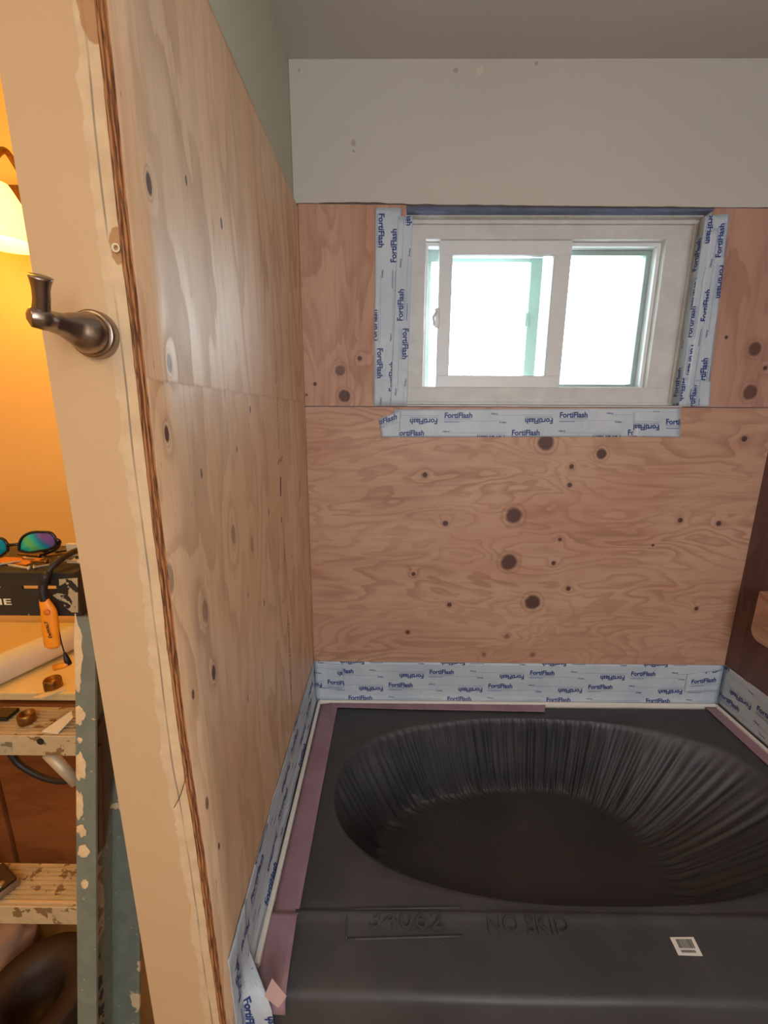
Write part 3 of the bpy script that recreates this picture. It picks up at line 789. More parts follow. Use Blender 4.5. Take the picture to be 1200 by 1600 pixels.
# corner patches
A, B, Cc, D = (XL + .004, YB - .0045, .56), (XL + .115, YB - .0045, .548), (XL + .105, YB - .0045, .655), (XL + .004, YB - .0045, .662)
f, L, W = quad(A, B, Cc, D, wob=.002, seed=12); tape(f, L, W, .09, .03, 'small tape patch in the back left corner above the tub', TG2)
A, B, Cc, D = (XR - .135, YB - .0045, .556), (XR - .006, YB - .0045, .562), (XR - .006, YB - .0045, .650), (XR - .135, YB - .0045, .628)
f, L, W = quad(A, B, Cc, D, wob=.0015, seed=13); tape(f, L, W, .065, .045, 'small tape patch in the back right corner above the tub', TG2)
# front drop: tape turning down the wall and round on the tub end
def df(u, v):   # u from top down, v from the front outwards to the back
    z = .672 - u; cr = .004 * noise.noise(Vector((u * 14, v * 40, 21)))
    k = max(0, min(1, (.55 - z) / .05)); q = max(0, v - .035)
    y = DY0 + min(v, .035) + q * (1 - k); x = ply_x(y, z) + .002 + abs(cr)
    return (x + q * k, y, z)
DY0 = .522
tape(df, .62, .088, .20, .045, 'crumpled tape hanging down the wall at the front of the tub', TG2, nv=24, bowcuts=(.035,))

# ------------------------------------------------------------------ bathtub and its liner
TX0, TX1, TY0, TY1 = XL + .014, XR - .012, .585, YB - .012
CX, CY, AX, AY = .503, 1.030, .650, .300
def tub_bm(x0, x1, y0, y1, zd, ax, ay, depth, pleat, front=True, nA=720, seed=0, ridge=None):
    """deck + oval basin + front apron, one surface.  Polar grid."""
    bm = bmesh.new(); rings = []
    rnd = random.Random(5)
    # random pleat profile round the rim
    ph = [];
    for k in range(nA):
        a = 2 * math.pi * k / nA
        ph.append(a)
    def pl(a, s):      # pleat depth at angle a and down-slope s (0 rim - 1 floor)
        u = a * 8.5
        f1 = noise.noise(Vector((u * 1.6, s * .8, 3 + seed))); f2 = noise.noise(Vector((u * 4.2, s * .5, 8)))
        f3 = abs(noise.noise(Vector((u * 2.7, s * .35, 15))))
        return pleat * (f1 * .9 + f2 * .7 + f3 * 1.5 + (1.1 if noise.noise(Vector((round(u * 1.7), 2, 2))) > .12 and s < .45 + .4 * noise.noise(Vector((round(u * 1.7) * 1.3, 7, 2))) else 0)) * min(1, s * 5) * (1 if s < .92 else .5)
    yR = ridge if ridge else y0
    def rect(a):       # point on the deck rectangle in the direction of a
        c, s = math.cos(a), math.sin(a); ts = []
        if c > 1e-9: ts.append((x1 - CX) / c)
        if c < -1e-9: ts.append((x0 - CX) / c)
        if s > 1e-9: ts.append((y1 - CY) / s)
        if s < -1e-9: ts.append((yR - CY) / s)
        t_ = min(ts); return CX + c * t_, CY + s * t_
    def sup(a, k=1.0):
        n_ = 2.35; c, s = math.cos(a), math.sin(a)
        r = (abs(c / (ax * k)) ** n_ + abs(s / (ay * k)) ** n_) ** (-1 / n_); return c * r, s * r
    K = 16
    for k in range(nA):
        a = ph[k]; col = []
        rx, ry_ = rect(a); ox, oy = sup(a); ox, oy = CX + ox, CY + oy
        for t_ in (0, .02, .25, .5, .75, .93, 1):
            x, y = rx + (ox - rx) * t_, ry_ + (oy - ry_) * t_
            z = zd + (.004 * noise.noise(Vector((x * 5, y * 5, 0))) if pleat and 0 < t_ < 1 else 0)
            if t_ == 1: z = zd - .004
            col.append((x, y, z))
        # end slopes: the right-hand end is a sloping backrest, the others are steep
        c, s_ = math.cos(a), math.sin(a)
        slope = .14 + .34 * max(0, c) ** 3 + .06 * max(0, -c) + .05 * abs(s_)
        for i in range(1, K + 1):
            s = i / K; sh = slope * (s ** 1.0); kx = 1 - sh
            ex, ey = sup(a); nx, ny = c / ax, s_ / ay; nl = math.hypot(nx, ny); nx /= nl; ny /= nl
            off = pl(a, s) ; off *= (1.0)
            x = CX + ex * kx + nx * off; y = CY + ey * kx + ny * off
            z = zd - .006 - (depth - .006) * (1 - (1 - s) ** 1.25)
            if pleat and s > .85: z += .006 * noise.noise(Vector((a * 40, s * 3, 4)))
            col.append((x, y, z))
        ex, ey = sup(a, 1 - slope)
        for q in (.93, .8, .6, .4, .2):
            x, y = CX + ex * q, CY + ey * q; z = zd - depth - .004 * (1 - q) + (.004 * noise.noise(Vector((x * 9, y * 9, 7))) if pleat else 0)
            col.append((x, y, z))
        rings.append([bm.verts.new(p) for p in col])
    nR = len(rings[0]); ctr = bm.verts.new((CX, CY, zd - depth - .004))
    for k in range(nA):
        A_, B_ = rings[k], rings[(k + 1) % nA]
        for i in range(nR - 1): bm.faces.new((A_[i], B_[i], B_[i + 1], A_[i + 1]))
        bm.faces.new((A_[-1], B_[-1], ctr))
    return bm
# white tub shell
tub = thing('bathtub', (CX, .99, 0), 'white bathtub under the dark liner, rim showing along the walls', 'bathtub')
bm = tub_bm(TX0, TX1, .60, TY1, ZD - .012, AX + .024, AY + .024, .36, 0, nA=160)
obj('tub_basin', bm, M['tub_white'], tub, True)
bm = bmesh.new()
# tile flange: upstand on three sides
def flange(bm, pts, w_=.012, h=.020):
    pts = [Vector(p) for p in pts]
    for a, b in zip(pts, pts[1:]):
        lo = Vector((min(a.x, b.x) - (w_ / 2), min(a.y, b.y) - w_ / 2, ZD - .012)); hi = Vector((max(a.x, b.x) + w_ / 2, max(a.y, b.y) + w_ / 2, ZD + h)); box(bm, lo, hi, .004, 3)
flange(bm, [(TX0 + .004, .62, 0), (TX0 + .004, TY1 - .002, 0)], .012, .012); flange(bm, [(TX0 + .004, TY1 - .002, 0), (TX1 - .004, TY1 - .002, 0)], .012, .012); flange(bm, [(TX1 - .004, .62, 0), (TX1 - .004, TY1 - .002, 0)], .012, .012)
obj('tile_flange', bm, M['tub_white'], tub)
bm = bmesh.new(); box(bm, (TX0, .592, .0), (TX1, .612, ZD - .012), .004); obj('apron', bm, M['tub_white'], tub)

LX0, LX1, LY1 = -.195, XR - .055, TY1 - .020
liner = thing('tub_liner', (CX, .99, ZD), 'charcoal plastic liner with a pleated basin covering the bathtub', 'liner')
YR = .715
bm = tub_bm(LX0, LX1, YR, LY1, ZD, AX, AY, .250, .0150, nA=900, ridge=YR)
obj('basin_skin', bm, M['liner'], liner, True)
# front flap: ridge, sloping shelf, apron
bm = bmesh.new(); prof = [(YR + .002, ZD - .001), (YR - .002, ZD + .004), (YR - .008, ZD + .005), (YR - .014, ZD + .001), (YR - .03, ZD - .002), (.66, ZD - .004), (.62, ZD - .007), (.590, ZD - .010), (.580, ZD - .014), (.574, ZD - .024), (.571, .40), (.568, .30), (.566, .15), (.565, .03)]
nx = 120; g1 = []
for i in range(nx + 1):
    t_ = i / nx; row = []
    for j, (y, z) in enumerate(prof):
        x0_ = -.232 if j > 2 else LX0; x1_ = XR - .02
        x = x0_ + (x1_ - x0_) * t_
        dz = .003 * noise.noise(Vector((x * 3, y * 8, 2))) if j > 2 else 0
        dy = .004 * noise.noise(Vector((x * 2.2, z * 3, 9))) if j > 6 else (.0025 * noise.noise(Vector((x * 3, 0, 3))) if j < 5 else 0)
        row.append(bm.verts.new((x, y + dy, z + dz)))
    g1.append(row)
for a, b in zip(g1, g1[1:]):
    for j in range(len(prof) - 1): bm.faces.new((a[j], b[j], b[j + 1], a[j + 1]))
# round the front
obj('front_flap', bm, M['liner'], liner, True)
# embossed panel and lettering on the shelf
def shelf_z(x, y): return lerp([(.58, ZD - .014), (.590, ZD - .010), (.62, ZD - .007), (.66, ZD - .004), (.685, ZD - .002), (.70, ZD + .001)], y) + .003 * noise.noise(Vector((x * 3, y * 8, 2)))
bm = bmesh.new()
def up_at(px, py): return on(px, py, 'Z', ZD - .004)
pts = [up_at(*q) for q in ((720, 1421), (542, 1424), (541, 1468), (722, 1463))]
for a, b in zip(pts, pts[1:] + pts[:1]):
    if a is pts[3]: continue
    tube(bm, [(q.x, q.y, shelf_z(q.x, q.y) + .0005) for q in (a.lerp(b, t_ / 8) for t_ in range(9))], .0022, 8)
obj('panel_border', bm, M['liner'], liner, True)
def emb(body, px0, px1, py, hgt):
    a, b = up_at(px0, py), up_at(px1, py); pb = bmesh.new(); put_text(pb, body, (a.x + b.x) / 2, (a.y + b.y) / 2, b.x - a.x, 0, .0, height=hgt)
    r = bmesh.ops.extrude_face_region(pb, geom=pb.faces[:])
    up = [g_ for g_ in r['geom'] if isinstance(g_, bmesh.types.BMVert)]
    for v_ in pb.verts: v_.co.z = shelf_z(v_.co.x, v_.co.y) - .001
    for v_ in up: v_.co.z += .0058
    q = obj('embossed_lettering', pb, M['liner'], liner)
emb('34062', 578, 692, 1441, .030); emb('NO SKID', 762, 888, 1448, .030)
# bar code sticker
cs = [up_at(*q) for q in ((1046, 1466), (1083, 1466), (1098, 1494), (1060, 1493))]
bm = bmesh.new(); prism(bm, [(q.x, q.y, shelf_z(q.x, q.y) + .0012) for q in cs], (0, 0, -.0006)); st = obj('barcode_sticker', bm, M['white_label'], liner); st['label'] = 'white sticker with a black bar code'
bm = bmesh.new()
def sp_(s, t_): q = (cs[0] * (1 - s) + cs[1] * s) * (1 - t_) + (cs[3] * (1 - s) + cs[2] * s) * t_; return Vector((q.x, q.y, shelf_z(q.x, q.y) + .0016))
s = .18
while s < .86:
    wd = RND.choice((.012, .022, .035)); bm.faces.new([bm.verts.new(sp_(*q)) for q in ((s, .12), (s + wd, .12), (s + wd, .62), (s, .62))]); s += wd + RND.choice((.012, .02))
for k in range(11): bm.faces.new([bm.verts.new(sp_(*q)) for q in ((.2 + k * .055, .72), (.235 + k * .055, .72), (.235 + k * .055, .86), (.2 + k * .055, .86))])
ob = obj_keep('bars', bm, [M['ink_black']], st)

# mauve masking tape holding the liner
MG = 'mauve masking tape on the tub rim'
def strip_top(pts_l, pts_r, z, label, seed=0, mt=None):
    """two edge polylines in xy"""
    bm = bmesh.new(); n = 60; g1 = []
    def al(P_, t_):
        k = t_ * (len(P_) - 1); i = min(int(k), len(P_) - 2); return Vector(P_[i]).lerp(Vector(P_[i + 1]), k - i)
    for i in range(n + 1):
        t_ = i / n; a, b = al(pts_l, t_), al(pts_r, t_); row = []
        for j in range(7):
            q = a.lerp(b, j / 6); zz = z(q) + .0012 * noise.noise(Vector((q.x * 60, q.y * 60, seed)))
            row.append(bm.verts.new((q.x, q.y, zz)))
        g1.append(row)
    for a, b in zip(g1, g1[1:]):
        for j in range(6): bm.faces.new((a[j], b[j], b[j + 1], a[j + 1]))
    o = obj('masking_tape', bm, mt or M['mauve'], None, True)
    md = o.modifiers.new('s', 'SOLIDIFY'); md.thickness = .0005; md.offset = 0
    tag(o, label, 'tape', MG); return o
zt3 = lambda q: ZD + .0035 + max(0, (-.215 - q.x)) * -.12
strip_top([(-.243, LY1 + .01), (-.244, .68)], [(-.180, LY1 + .008), (-.185, 1.0), (-.187, .705)], zt3, 'long mauve masking tape strip down the left rim of the tub', 1)
strip_top([(-.21, LY1 + .016), (.6, LY1 + .016)], [(-.21, LY1 - .012), (.1, LY1 - .020), (.58, LY1 - .026)], lambda q: ZD + .0045, 'mauve masking tape strip along the back rim of the tub', 2)
strip_top([(LX1 - .006, .45 + .15), (LX1 - .006, LY1 + .01)], [(LX1 + .040, .60), (LX1 + .036, LY1 + .01)], lambda q: ZD + .0035, 'mauve masking tape strip along the right rim of the tub', 3)
# front piece over the flap and down the apron
bm = bmesh.new(); g1 = []
path = [(.70, ZD + .006), (.66, ZD + .002), (.62, ZD + .0), (.588, ZD - .004), (.568, ZD - .022), (.562, .44), (.560, .412)]
path = [(.705, ZD + .0075), (.698, ZD + .0075), (.66, ZD + .003), (.62, ZD + .0), (.588, ZD - .004), (.570, ZD - .014), (.562, ZD - .030)]
for i, (y, z) in enumerate(path):
    g1.append([bm.verts.new((-.250 + .060 * j / 6 + .001 * i, y, z + .0008 * math.sin(j * 2 + i))) for j in range(7)])
for a, b in zip(g1, g1[1:]):
    for j in range(6): bm.faces.new((a[j], b[j], b[j + 1], a[j + 1]))
o = obj('masking_tape', bm, M['mauve'], None, True); md = o.modifiers.new('s', 'SOLIDIFY'); md.thickness = .0006
tag(o, 'short mauve masking tape piece folding over the front left edge of the tub', 'tape', MG)
bm = bmesh.new(); c4 = [on(*q, 'Y', .556) for q in ((425, 1528), (448, 1556), (435, 1574), (413, 1556))]
prism(bm, [c4[0], c4[1], c4[2], c4[3]], (0, -.001, .0)); tag(obj('masking_tape', bm, M['mauve_light']), 'small folded pale pink tape end sticking up at the front left of the tub', 'tape', MG)

# ------------------------------------------------------------------ robe hook
hb = on(152, 524, 'Y', YP)
hook = thing('robe_hook', hb, 'brushed nickel robe hook screwed to the end of the partition wall', 'hook')
bm = bmesh.new(); lathe(bm, [(0, -.0004), (.0245, -.0004), (.0250, .001), (.0248, .010), (.0240, .0112), (.0222, .0116), (0, .0116)], hb, (0, -1, 0), 48)
obj('base_plate', bm, M['nickel'], hook, True)
tip = on(66, 498, 'Y', .436)
bm = bmesh.new()
ax_ = [hb + Vector((0, -.008, 0)), hb + Vector((-.001, -.016, 0)), hb.lerp(tip, .45), hb.lerp(tip, .66), hb.lerp(tip, .86), tip, tip + Vector((-.006, -.006, .0005)), tip + Vector((-.0085, -.0085, .0005))]
tube(bm, catmull(ax_, 6), [.0215 if i < 2 else r for i, r in enumerate([lerp([(0, .0215), (1, .0212), (2, .0160), (3, .0112), (4, .0098), (5, .0104), (6, .0092), (7, .003)], i / 6) for i in range(43)])], 28)
obj('neck', bm, M['nickel'], hook, True)
bm = bmesh.new(); t2 = on(63, 432, 'Y', .424)
pr = catmull([tip + Vector((-.001, 0, .004)), tip.lerp(t2, .4), tip.lerp(t2, .75), t2], 6)
tube(bm, pr, [lerp([(0, .0078), (.35, .0070), (.6, .0072), (.85, .0086), (1, .0098)], i / (len(pr) - 1)) for i in range(len(pr))], 24, flat=.8)
obj('prong', bm, M['nickel'], hook, True)

# ragged bits of paper and a wire on the partition edge
bm = bmesh.new(); wp = catmull([on(291, 1212, 'Y', YP - .004), on(287, 1226, 'Y', YP - .008), on(281, 1245, 'Y', YP - .008), on(272, 1262, 'Y', YP - .006)], 5)
tube(bm, wp, .0006, 6); tag(obj('wire', bm, M['brass'], None, True), 'thin curled wire poking from the partition edge', 'wire')
bm = bmesh.new(); pa_ = on(182, 388, 'Y', YP - .001)
lathe(bm, [(.0028, 0), (.0045, 0), (.0045, .002), (.0028, .002), (.0028, 0)], pa_, (0, -1, 0), 14)
tag(obj('plastic_anchor', bm, M['paper'], None, True), 'small round plastic wall anchor in the torn drywall above the hook', 'anchor')
# long ragged crumbs above the ply
# ------------------------------------------------------------------ vanity room
van = thing('vanity_cabinet', (-.96, 1.24, 0), 'brown wooden vanity cabinet with white top behind the ladder', 'cabinet')
VY, VZ = 1.035, .80
bm = bmesh.new(); box(bm, (XW + .01, VY + .03, .09), (XP - .004, 1.448, VZ - .026)); box(bm, (XW + .01, VY + .09, 0), (XP - .004, 1.448, .09)); obj('body', bm, M['cabinet'], van)
for k in range(3):
    x0_ = XW + .02 + k * .38; bm = bmesh.new(); box(bm, (x0_, VY + .012, .12), (x0_ + .365, VY + .0298, VZ - .045), .004)
    d_ = obj('door', bm, M['cabinet'], van); bm = bmesh.new(); lathe(bm, [(0, .024), (.010, .022), (.013, .016), (.006, .010), (.006, 0)], (x0_ + .335, VY + .012, .60), (0, -1, 0), 16); obj('knob', bm, M['brass'], d_, True)
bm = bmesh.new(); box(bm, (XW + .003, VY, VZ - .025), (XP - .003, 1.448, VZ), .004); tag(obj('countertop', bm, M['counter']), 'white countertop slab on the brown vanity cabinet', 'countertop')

# vanity light
sc = on(4, 345, 'Y', 1.29)
vl = thing('vanity_light', sc, 'glowing bell shaped glass wall lamp in the yellow lit room', 'lamp')
bm = bmesh.new(); box(bm, (sc.x - .35, 1.425, sc.z + .08), (sc.x + .03, 1.4495, sc.z + .15), .006); obj('back_plate', bm, M['brass'], vl)
bm = bmesh.new(); tube(bm, catmull([(sc.x, 1.425, sc.z + .11), (sc.x + .01, 1.36, sc.z + .16), (sc.x + .02, 1.31, sc.z + .175), (sc.x, 1.29, sc.z + .135), (sc.x, 1.29, sc.z + .085)], 7), .008, 12); obj('arm', bm, M['brass'], vl, True)
bm = bmesh.new(); pr_ = [(.026, .088), (.032, .078), (.042, .058), (.056, .03), (.067, 0), (.073, -.03), (.078, -.058), (.074, -.058), (.069, -.03), (.063, 0), (.052, .03), (.038, .056), (.028, .076)]
lathe(bm, pr_, sc, (0, 0, 1), 40); obj('lamp_shade', bm, M['lamp_glass'], vl, True)
bm = bmesh.new(); bmesh.ops.create_uvsphere(bm, u_segments=16, v_segments=10, radius=.030, matrix=Matrix.Translation(sc + Vector((0, 0, -.015)))); obj('bulb', bm, M['bulb'], vl, True)
pl_ = bpy.data.lights.new('lamp_glow', 'POINT'); pl_.energy = P_VANITY; pl_.color = (1, .50, .07); pl_.shadow_soft_size = .05
po = bpy.data.objects.new('lamp_glow', pl_); C.objects.link(po); po.location = sc + Vector((-.12, -.06, -.10))

# ------------------------------------------------------------------ ladder
def ladY(z): return .621 + (z - 1.02) * .165
XLd = lambda z: -.526 - (1.22 - z) * .032
lad = thing('step_ladder', (-.8, .7, 0), 'grey-green fiberglass stepladder spattered with cream paint, black top', 'ladder')
def rail(name, xin, side, yfun, z1, depth, fl, mt):
    """C channel opening outwards (side=+1: opens to +x)"""
    bm = bmesh.new()
    def sec(z):
        y = yfun(z); x = xin(z); t_ = .005
        pts = [(x, y), (x + side * fl, y), (x + side * fl, y + t_), (x + side * t_, y + t_), (x + side * t_, y + depth - t_), (x + side * fl * 1.75, y + depth - t_), (x + side * fl * 1.75, y + depth), (x, y + depth)]
        return [Vector((a, b, z)) for a, b in pts]
    A_ = [bm.verts.new(p) for p in sec(0.012)]; B_ = [bm.verts.new(p) for p in sec(z1)]
    for i in range(8): bm.faces.new((A_[i], A_[(i + 1) % 8], B_[(i + 1) % 8], B_[i]))
    bm.faces.new(A_[::-1]); bm.faces.new(B_)
    o = obj(name, bm, mt, lad); return o
FLG = .034
capz0_ = on(60, 962, 'Y', .655).z - .001
r1 = rail('side_rail', lambda z: XLd(z), 1, ladY, capz0_, .096, FLG, M['ladder_green'])
r2 = rail('side_rail', lambda z: -1.16 + (z - 1.22) * .03, -1, ladY, capz0_, .096, FLG, M['ladder_green'])
rr = rail('rear_rail', lambda z: XLd(z) + .005, 1, lambda z: .745 + (1.22 - z) * .20, 1.18, .035, .028, M['ladder_green'])
rr2 = rail('rear_rail', lambda z: -1.15, -1, lambda z: .745 + (1.22 - z) * .20, 1.18, .035, .028, M['ladder_green'])
for x_, zf in ((XLd(0) + .02, ladY), (-1.17, ladY)):
    bm = bmesh.new(); box(bm, (x_ - .03, zf(0) - .006, 0), (x_ + .032, zf(0) + .092, .03), .006); obj('rubber_foot', bm, M['black'], lad)
# paint splats on the near rail
for (px, py, rx_, rz_, sd) in ((116, 1010, 12, 50, 1), (122, 1118, 10, 14, 2), (124, 1198, 10, 22, 3), (122, 1258, 8, 22, 4), (127, 1298, 9, 10, 5), (130, 1330, 10, 11, 6), (132, 1382, 6, 9, 7), (124, 1157, 4, 5, 8), (118, 1060, 9, 22, 9)):
    p = on(px, py, 'Y', .6); zz = p.z
    for _ in range(4): p = on(px, py, 'Y', ladY(zz) - .0015); zz = p.z
    k = p.y / .62 / FPX * .72; bm = bmesh.new(); n = 22; ctr = bm.verts.new(p + Vector((0, -.001, 0)))
    vs_ = []
    for i in range(n):
        a = 2 * math.pi * i / n; q = 1 + .45 * noise.noise(Vector((math.cos(a) * 2.2, math.sin(a) * 2.2, sd * 3.3)))
        x = p.x + rx_ * k * math.cos(a) * q; z = p.z + rz_ * k * math.sin(a) * q
        x = min(max(x, XLd(z) + .0008), XLd(z) + FLG - .0008); vs_.append(bm.verts.new((x, ladY(z) - .0009, z)))
    for i in range(n): bm.faces.new((ctr, vs_[i], vs_[(i + 1) % n]))
    s_ = obj('paint_splat', bm, M['splat'], r1); 
# labels on the web
def web_quad(name, za, zb, mt, mi=1):
    bm = bmesh.new(); pts = [(XLd(za) + .0058, ladY(za) + .012, za), (XLd(za) + .0058, ladY(za) + .072, za + .035), (XLd(zb) + .0058, ladY(zb) + .072, zb + .05), (XLd(zb) + .0058, ladY(zb) + .012, zb)]
    prism(bm, pts, (.0005, 0, 0)); return obj(name, bm, mt, r1)
web_quad('warning_label', .56, .76, M['label'])['label'] = 'worn cream warning label'; web_quad('torn_label', .34, .52, M['label_dark'])['label'] = 'torn dark warning label'
bm = bmesh.new(); pts = [(XLd(.9) + .012, ladY(1.0) + .004, .985), (XLd(.9) + .012, ladY(1) + .080, 1.03), (XLd(.9) + .012, ladY(.9) + .080, .90), (XLd(.9) + .012, ladY(.8) + .045, .78), (XLd(.9) + .012, ladY(.8) + .020, .78)]
prism(bm, pts, (.004, 0, 0)); tube(bm, [(XLd(.9) + .02, ladY(.98) + .03, .98), (XLd(.8) + .02, ladY(.79) + .03, .79)], .006, 10)
b_ = obj('spreader_bracket', bm, M['bracket'], lad); b_['label'] = 'dark brown bracket'
for zs_, dp_ in ((1.02, .075), (.712, .075), (.400, .06), (.10, .06)):
    y = ladY(zs_); xr2 = XLd(zs_) - .0005; xl2 = -1.155 + (zs_ - 1.22) * .03
    bm = bmesh.new(); box(bm, (xl2, y, zs_ - .040), (xr2, y + .003, zs_), .001); f0 = len(bm.faces)
    box(bm, (xl2, y + .0025, zs_ - .004), (xr2, y + dp_, zs_ - .0005), .001)
    for k in range(int(dp_ / .0085)): box(bm, (xl2, y + .006 + k * .008, zs_ - .001), (xr2, y + .010 + k * .008, zs_ + .0008))
    box(bm, (xl2, y + dp_ - .003, zs_ - .028), (xr2, y + dp_, zs_ - .002))
    for i, f in enumerate(bm.faces): f.material_index = 0 if i < f0 else 1
    s_ = obj('step', bm, [M['step_front'], M['step_alu']], lad)
    if zs_ == 1.02:
        bm = bmesh.new(); q = on(63, 1159, 'Y', y - .001); lathe(bm, [(0, .0004), (.006, .0004), (.006, -.003), (0, -.003)], q, (0, -1, 0), 18); obj('rivet', bm, M['black'], s_)
        bm = bmesh.new(); c5 = [on(*c_, 'Y', y - .0006) for c_ in ((-30, 1158), (18, 1160), (20, 1178), (-30, 1179))]; prism(bm, c5, (0, .0005, 0)); obj('sticker', bm, M['label'], s_)
bm = bmesh.new(); tube(bm, [on(75, 1176, 'Y', .665), on(120, 1222, 'Y', .672)], .0105, 14); obj('step_brace', bm, M['step_front'], lad, True)
# top cap with slot
cy0, cy1 = .655, .800; capz0, capz1 = on(60, 962, 'Y', .655).z, on(60, 894, 'Y', .655).z; cxr = on(122, 930, 'Y', cy0).x; cxl = -1.20
s0, s1 = on(34, 918, 'Y', cy0), on(88, 918, 'Y', cy0); szm = s0.z; sh_ = .0035
bm = bmesh.new()
box(bm, (cxl, cy0, capz0), (s0.x, cy0 + .004, capz1 - .003)); box(bm, (s1.x, cy0, capz0), (cxr, cy0 + .004, capz1 - .003))
box(bm, (s0.x, cy0, capz0), (s1.x, cy0 + .004, szm - sh_)); box(bm, (s0.x, cy0, szm + sh_), (s1.x, cy0 + .004, capz1 - .003))
box(bm, (cxl, cy0 - .002, capz1 - .004), (cxr, cy1, capz1), .001); box(bm, (cxr - .004, cy0 + .004, capz0), (cxr, cy1, capz1 - .003)); box(bm, (cxl, cy0 + .004, capz0), (cxl + .004, cy1, capz1 - .003))
cap = obj('top_cap', bm, M['cap_black'], lad)
bm = bmesh.new(); c6 = [on(*c_, 'Y', cy0 - .0008) for c_ in ((92, 905), (121, 903), (122, 957), (112, 957), (97, 945), (88, 938), (78, 932), (93, 925))]
prism(bm, c6, (0, .0006, 0)); obj('paint_patch', bm, M['cap_paint'], cap)
pb = bmesh.new(); a = on(6, 940, 'Y', cy0); put_text(pb, 'HE', 0, 0, .034, 0, .02, 0, height=.011)
for v_ in pb.verts: v_.co = Vector((a.x - .004 + v_.co.x, cy0 - .0006, a.z + v_.co.y))
obj_keep('lettering', pb, [M['paper']], cap)
# ------------------------------------------------------------------ things on the ladder
YG = .690
def outline(pts, n=5): 
    P_ = catmull(pts + [pts[0]], n)[:-1]; return P_
sg_ = thing('sunglasses', on(45, 866, 'Y', YG), 'black wraparound sunglasses with mirrored green lenses on ladder top', 'sunglasses')
def eye(pxs, cen):
    out_ = [on(px, py, 'Y', YG + .0015 * ((px - 30) / 30) ** 2) for px, py in pxs]; P_ = catmull(out_ + [out_[0]], 5)
    bm = bmesh.new(); tube(bm, P_, .0024, 8, cap=False); ring_ = obj('frame_rim', bm, M['black_gloss'], sg_, True)
    bm = bmesh.new(); c_ = bm.verts.new(on(*cen, 'Y', YG - .004)); rr_ = [bm.verts.new(p + Vector((0, .0005, 0))) for p in P_[:-1]]
    cc_ = on(*cen, 'Y', YG); mid_ = [bm.verts.new(p.lerp(cc_, .5) + Vector((0, -.003, 0))) for p in P_[:-1]]
    n = len(rr_)
    for i in range(n):
        j = (i + 1) % n; bm.faces.new((rr_[i], rr_[j], mid_[j], mid_[i])); bm.faces.new((mid_[i], mid_[j], c_))
    obj('lens', bm, M['lens'], sg_, True)
eye([(30, 860), (31, 848), (37, 838), (50, 832), (68, 831), (80, 833), (87, 842), (87, 852), (76, 858), (60, 861), (45, 863)], (60, 848))
eye([(12, 860), (11, 850), (4, 842), (-10, 840), (-28, 843), (-40, 850), (-42, 860), (-30, 868), (-12, 870), (2, 868)], (-14, 856))
bm = bmesh.new(); tube(bm, [on(12, 852, 'Y', YG), on(21, 851, 'Y', YG - .001), on(30, 850, 'Y', YG)], .0026, 8); obj('bridge', bm, M['black_gloss'], sg_, True)
bm = bmesh.new(); tube(bm, catmull([on(86, 842, 'Y', YG), on(93, 847, 'Y', YG + .004), on(86, 858, 'Y', YG + .03), on(60, 868, 'Y', YG + .06), on(20, 874, 'Y', YG + .07)], 6), .0030, 8); obj('temple_arm', bm, M['black_gloss'], sg_, True)
bm = bmesh.new(); tube(bm, catmull([on(-42, 858, 'Y', YG), on(-46, 862, 'Y', YG + .01), on(-20, 872, 'Y', YG + .06), on(20, 873, 'Y', YG + .075)], 6), .0030, 8); obj('temple_arm', bm, M['black_gloss'], sg_, True)
# small hardware on the cap
SC = 'loose screws and bits on the ladder top'
cz = capz1
kinds = (('steel', 'silver screw'), ('brass', 'brass screw'), ('black_gloss', 'black screw'), ('step_front', 'pale grey screw'))
rs = random.Random(11)
for i in range(18):
    x = -.665 + .145 * ((i * 7) % 18) / 17 + rs.uniform(-.005, .005); y = .665 + .10 * ((i * 5) % 18) / 17; a = rs.uniform(-.7, .7) + (math.pi if i % 2 else 0); l = rs.uniform(.026, .045); r = rs.uniform(.0018, .0028)
    kind = kinds[(i * 5) % 4]; z = cz + r * 1.7 + (.006 if i % 3 == 0 else 0) + .0002
    d = Vector((math.cos(a), math.sin(a) * .7, .06 * (i % 3))).normalized(); p = Vector((x, y, z)); bm = bmesh.new()
    pts = [p - d * l / 2, p - d * (l / 2 - .002), p - d * (l / 2 - .0045), p + d * (l / 2 - .005), p + d * l / 2]
    tube(bm, pts, [r * 1.9, r * 1.8, r, r * .9, .0003], 10)
    tag(obj('screw', bm, M[kind[0]], None, True), 'small %s in the loose heap on the black ladder top' % kind[1], 'screw', SC)
bm = bmesh.new(); box(bm, (-.585, .735, cz), (-.555, .742, cz + .024), .001, M=None); tag(obj('card_stub', bm, M['paper']), 'upright tan card stub behind the sunglasses on the ladder top', 'card')
bm = bmesh.new(); prism(bm, [(-.70, .690, cz + .0003), (-.62, .686, cz + .0003), (-.615, .72, cz + .0003), (-.69, .725, cz + .0003)], (0, 0, .0012)); tag(obj('paper_scrap', bm, M['orange_dark']), 'orange paper scrap at the front of the ladder top', 'paper')
bm = bmesh.new(); prism(bm, [(-.56, .70, cz + .0003), (-.515, .695, cz + .0003), (-.513, .79, cz + .0003), (-.57, .78, cz + .0003)], (0, 0, .0012)); tag(obj('paper_scrap', bm, M['paper']), 'cream paper scrap at the right end of the ladder top', 'paper')
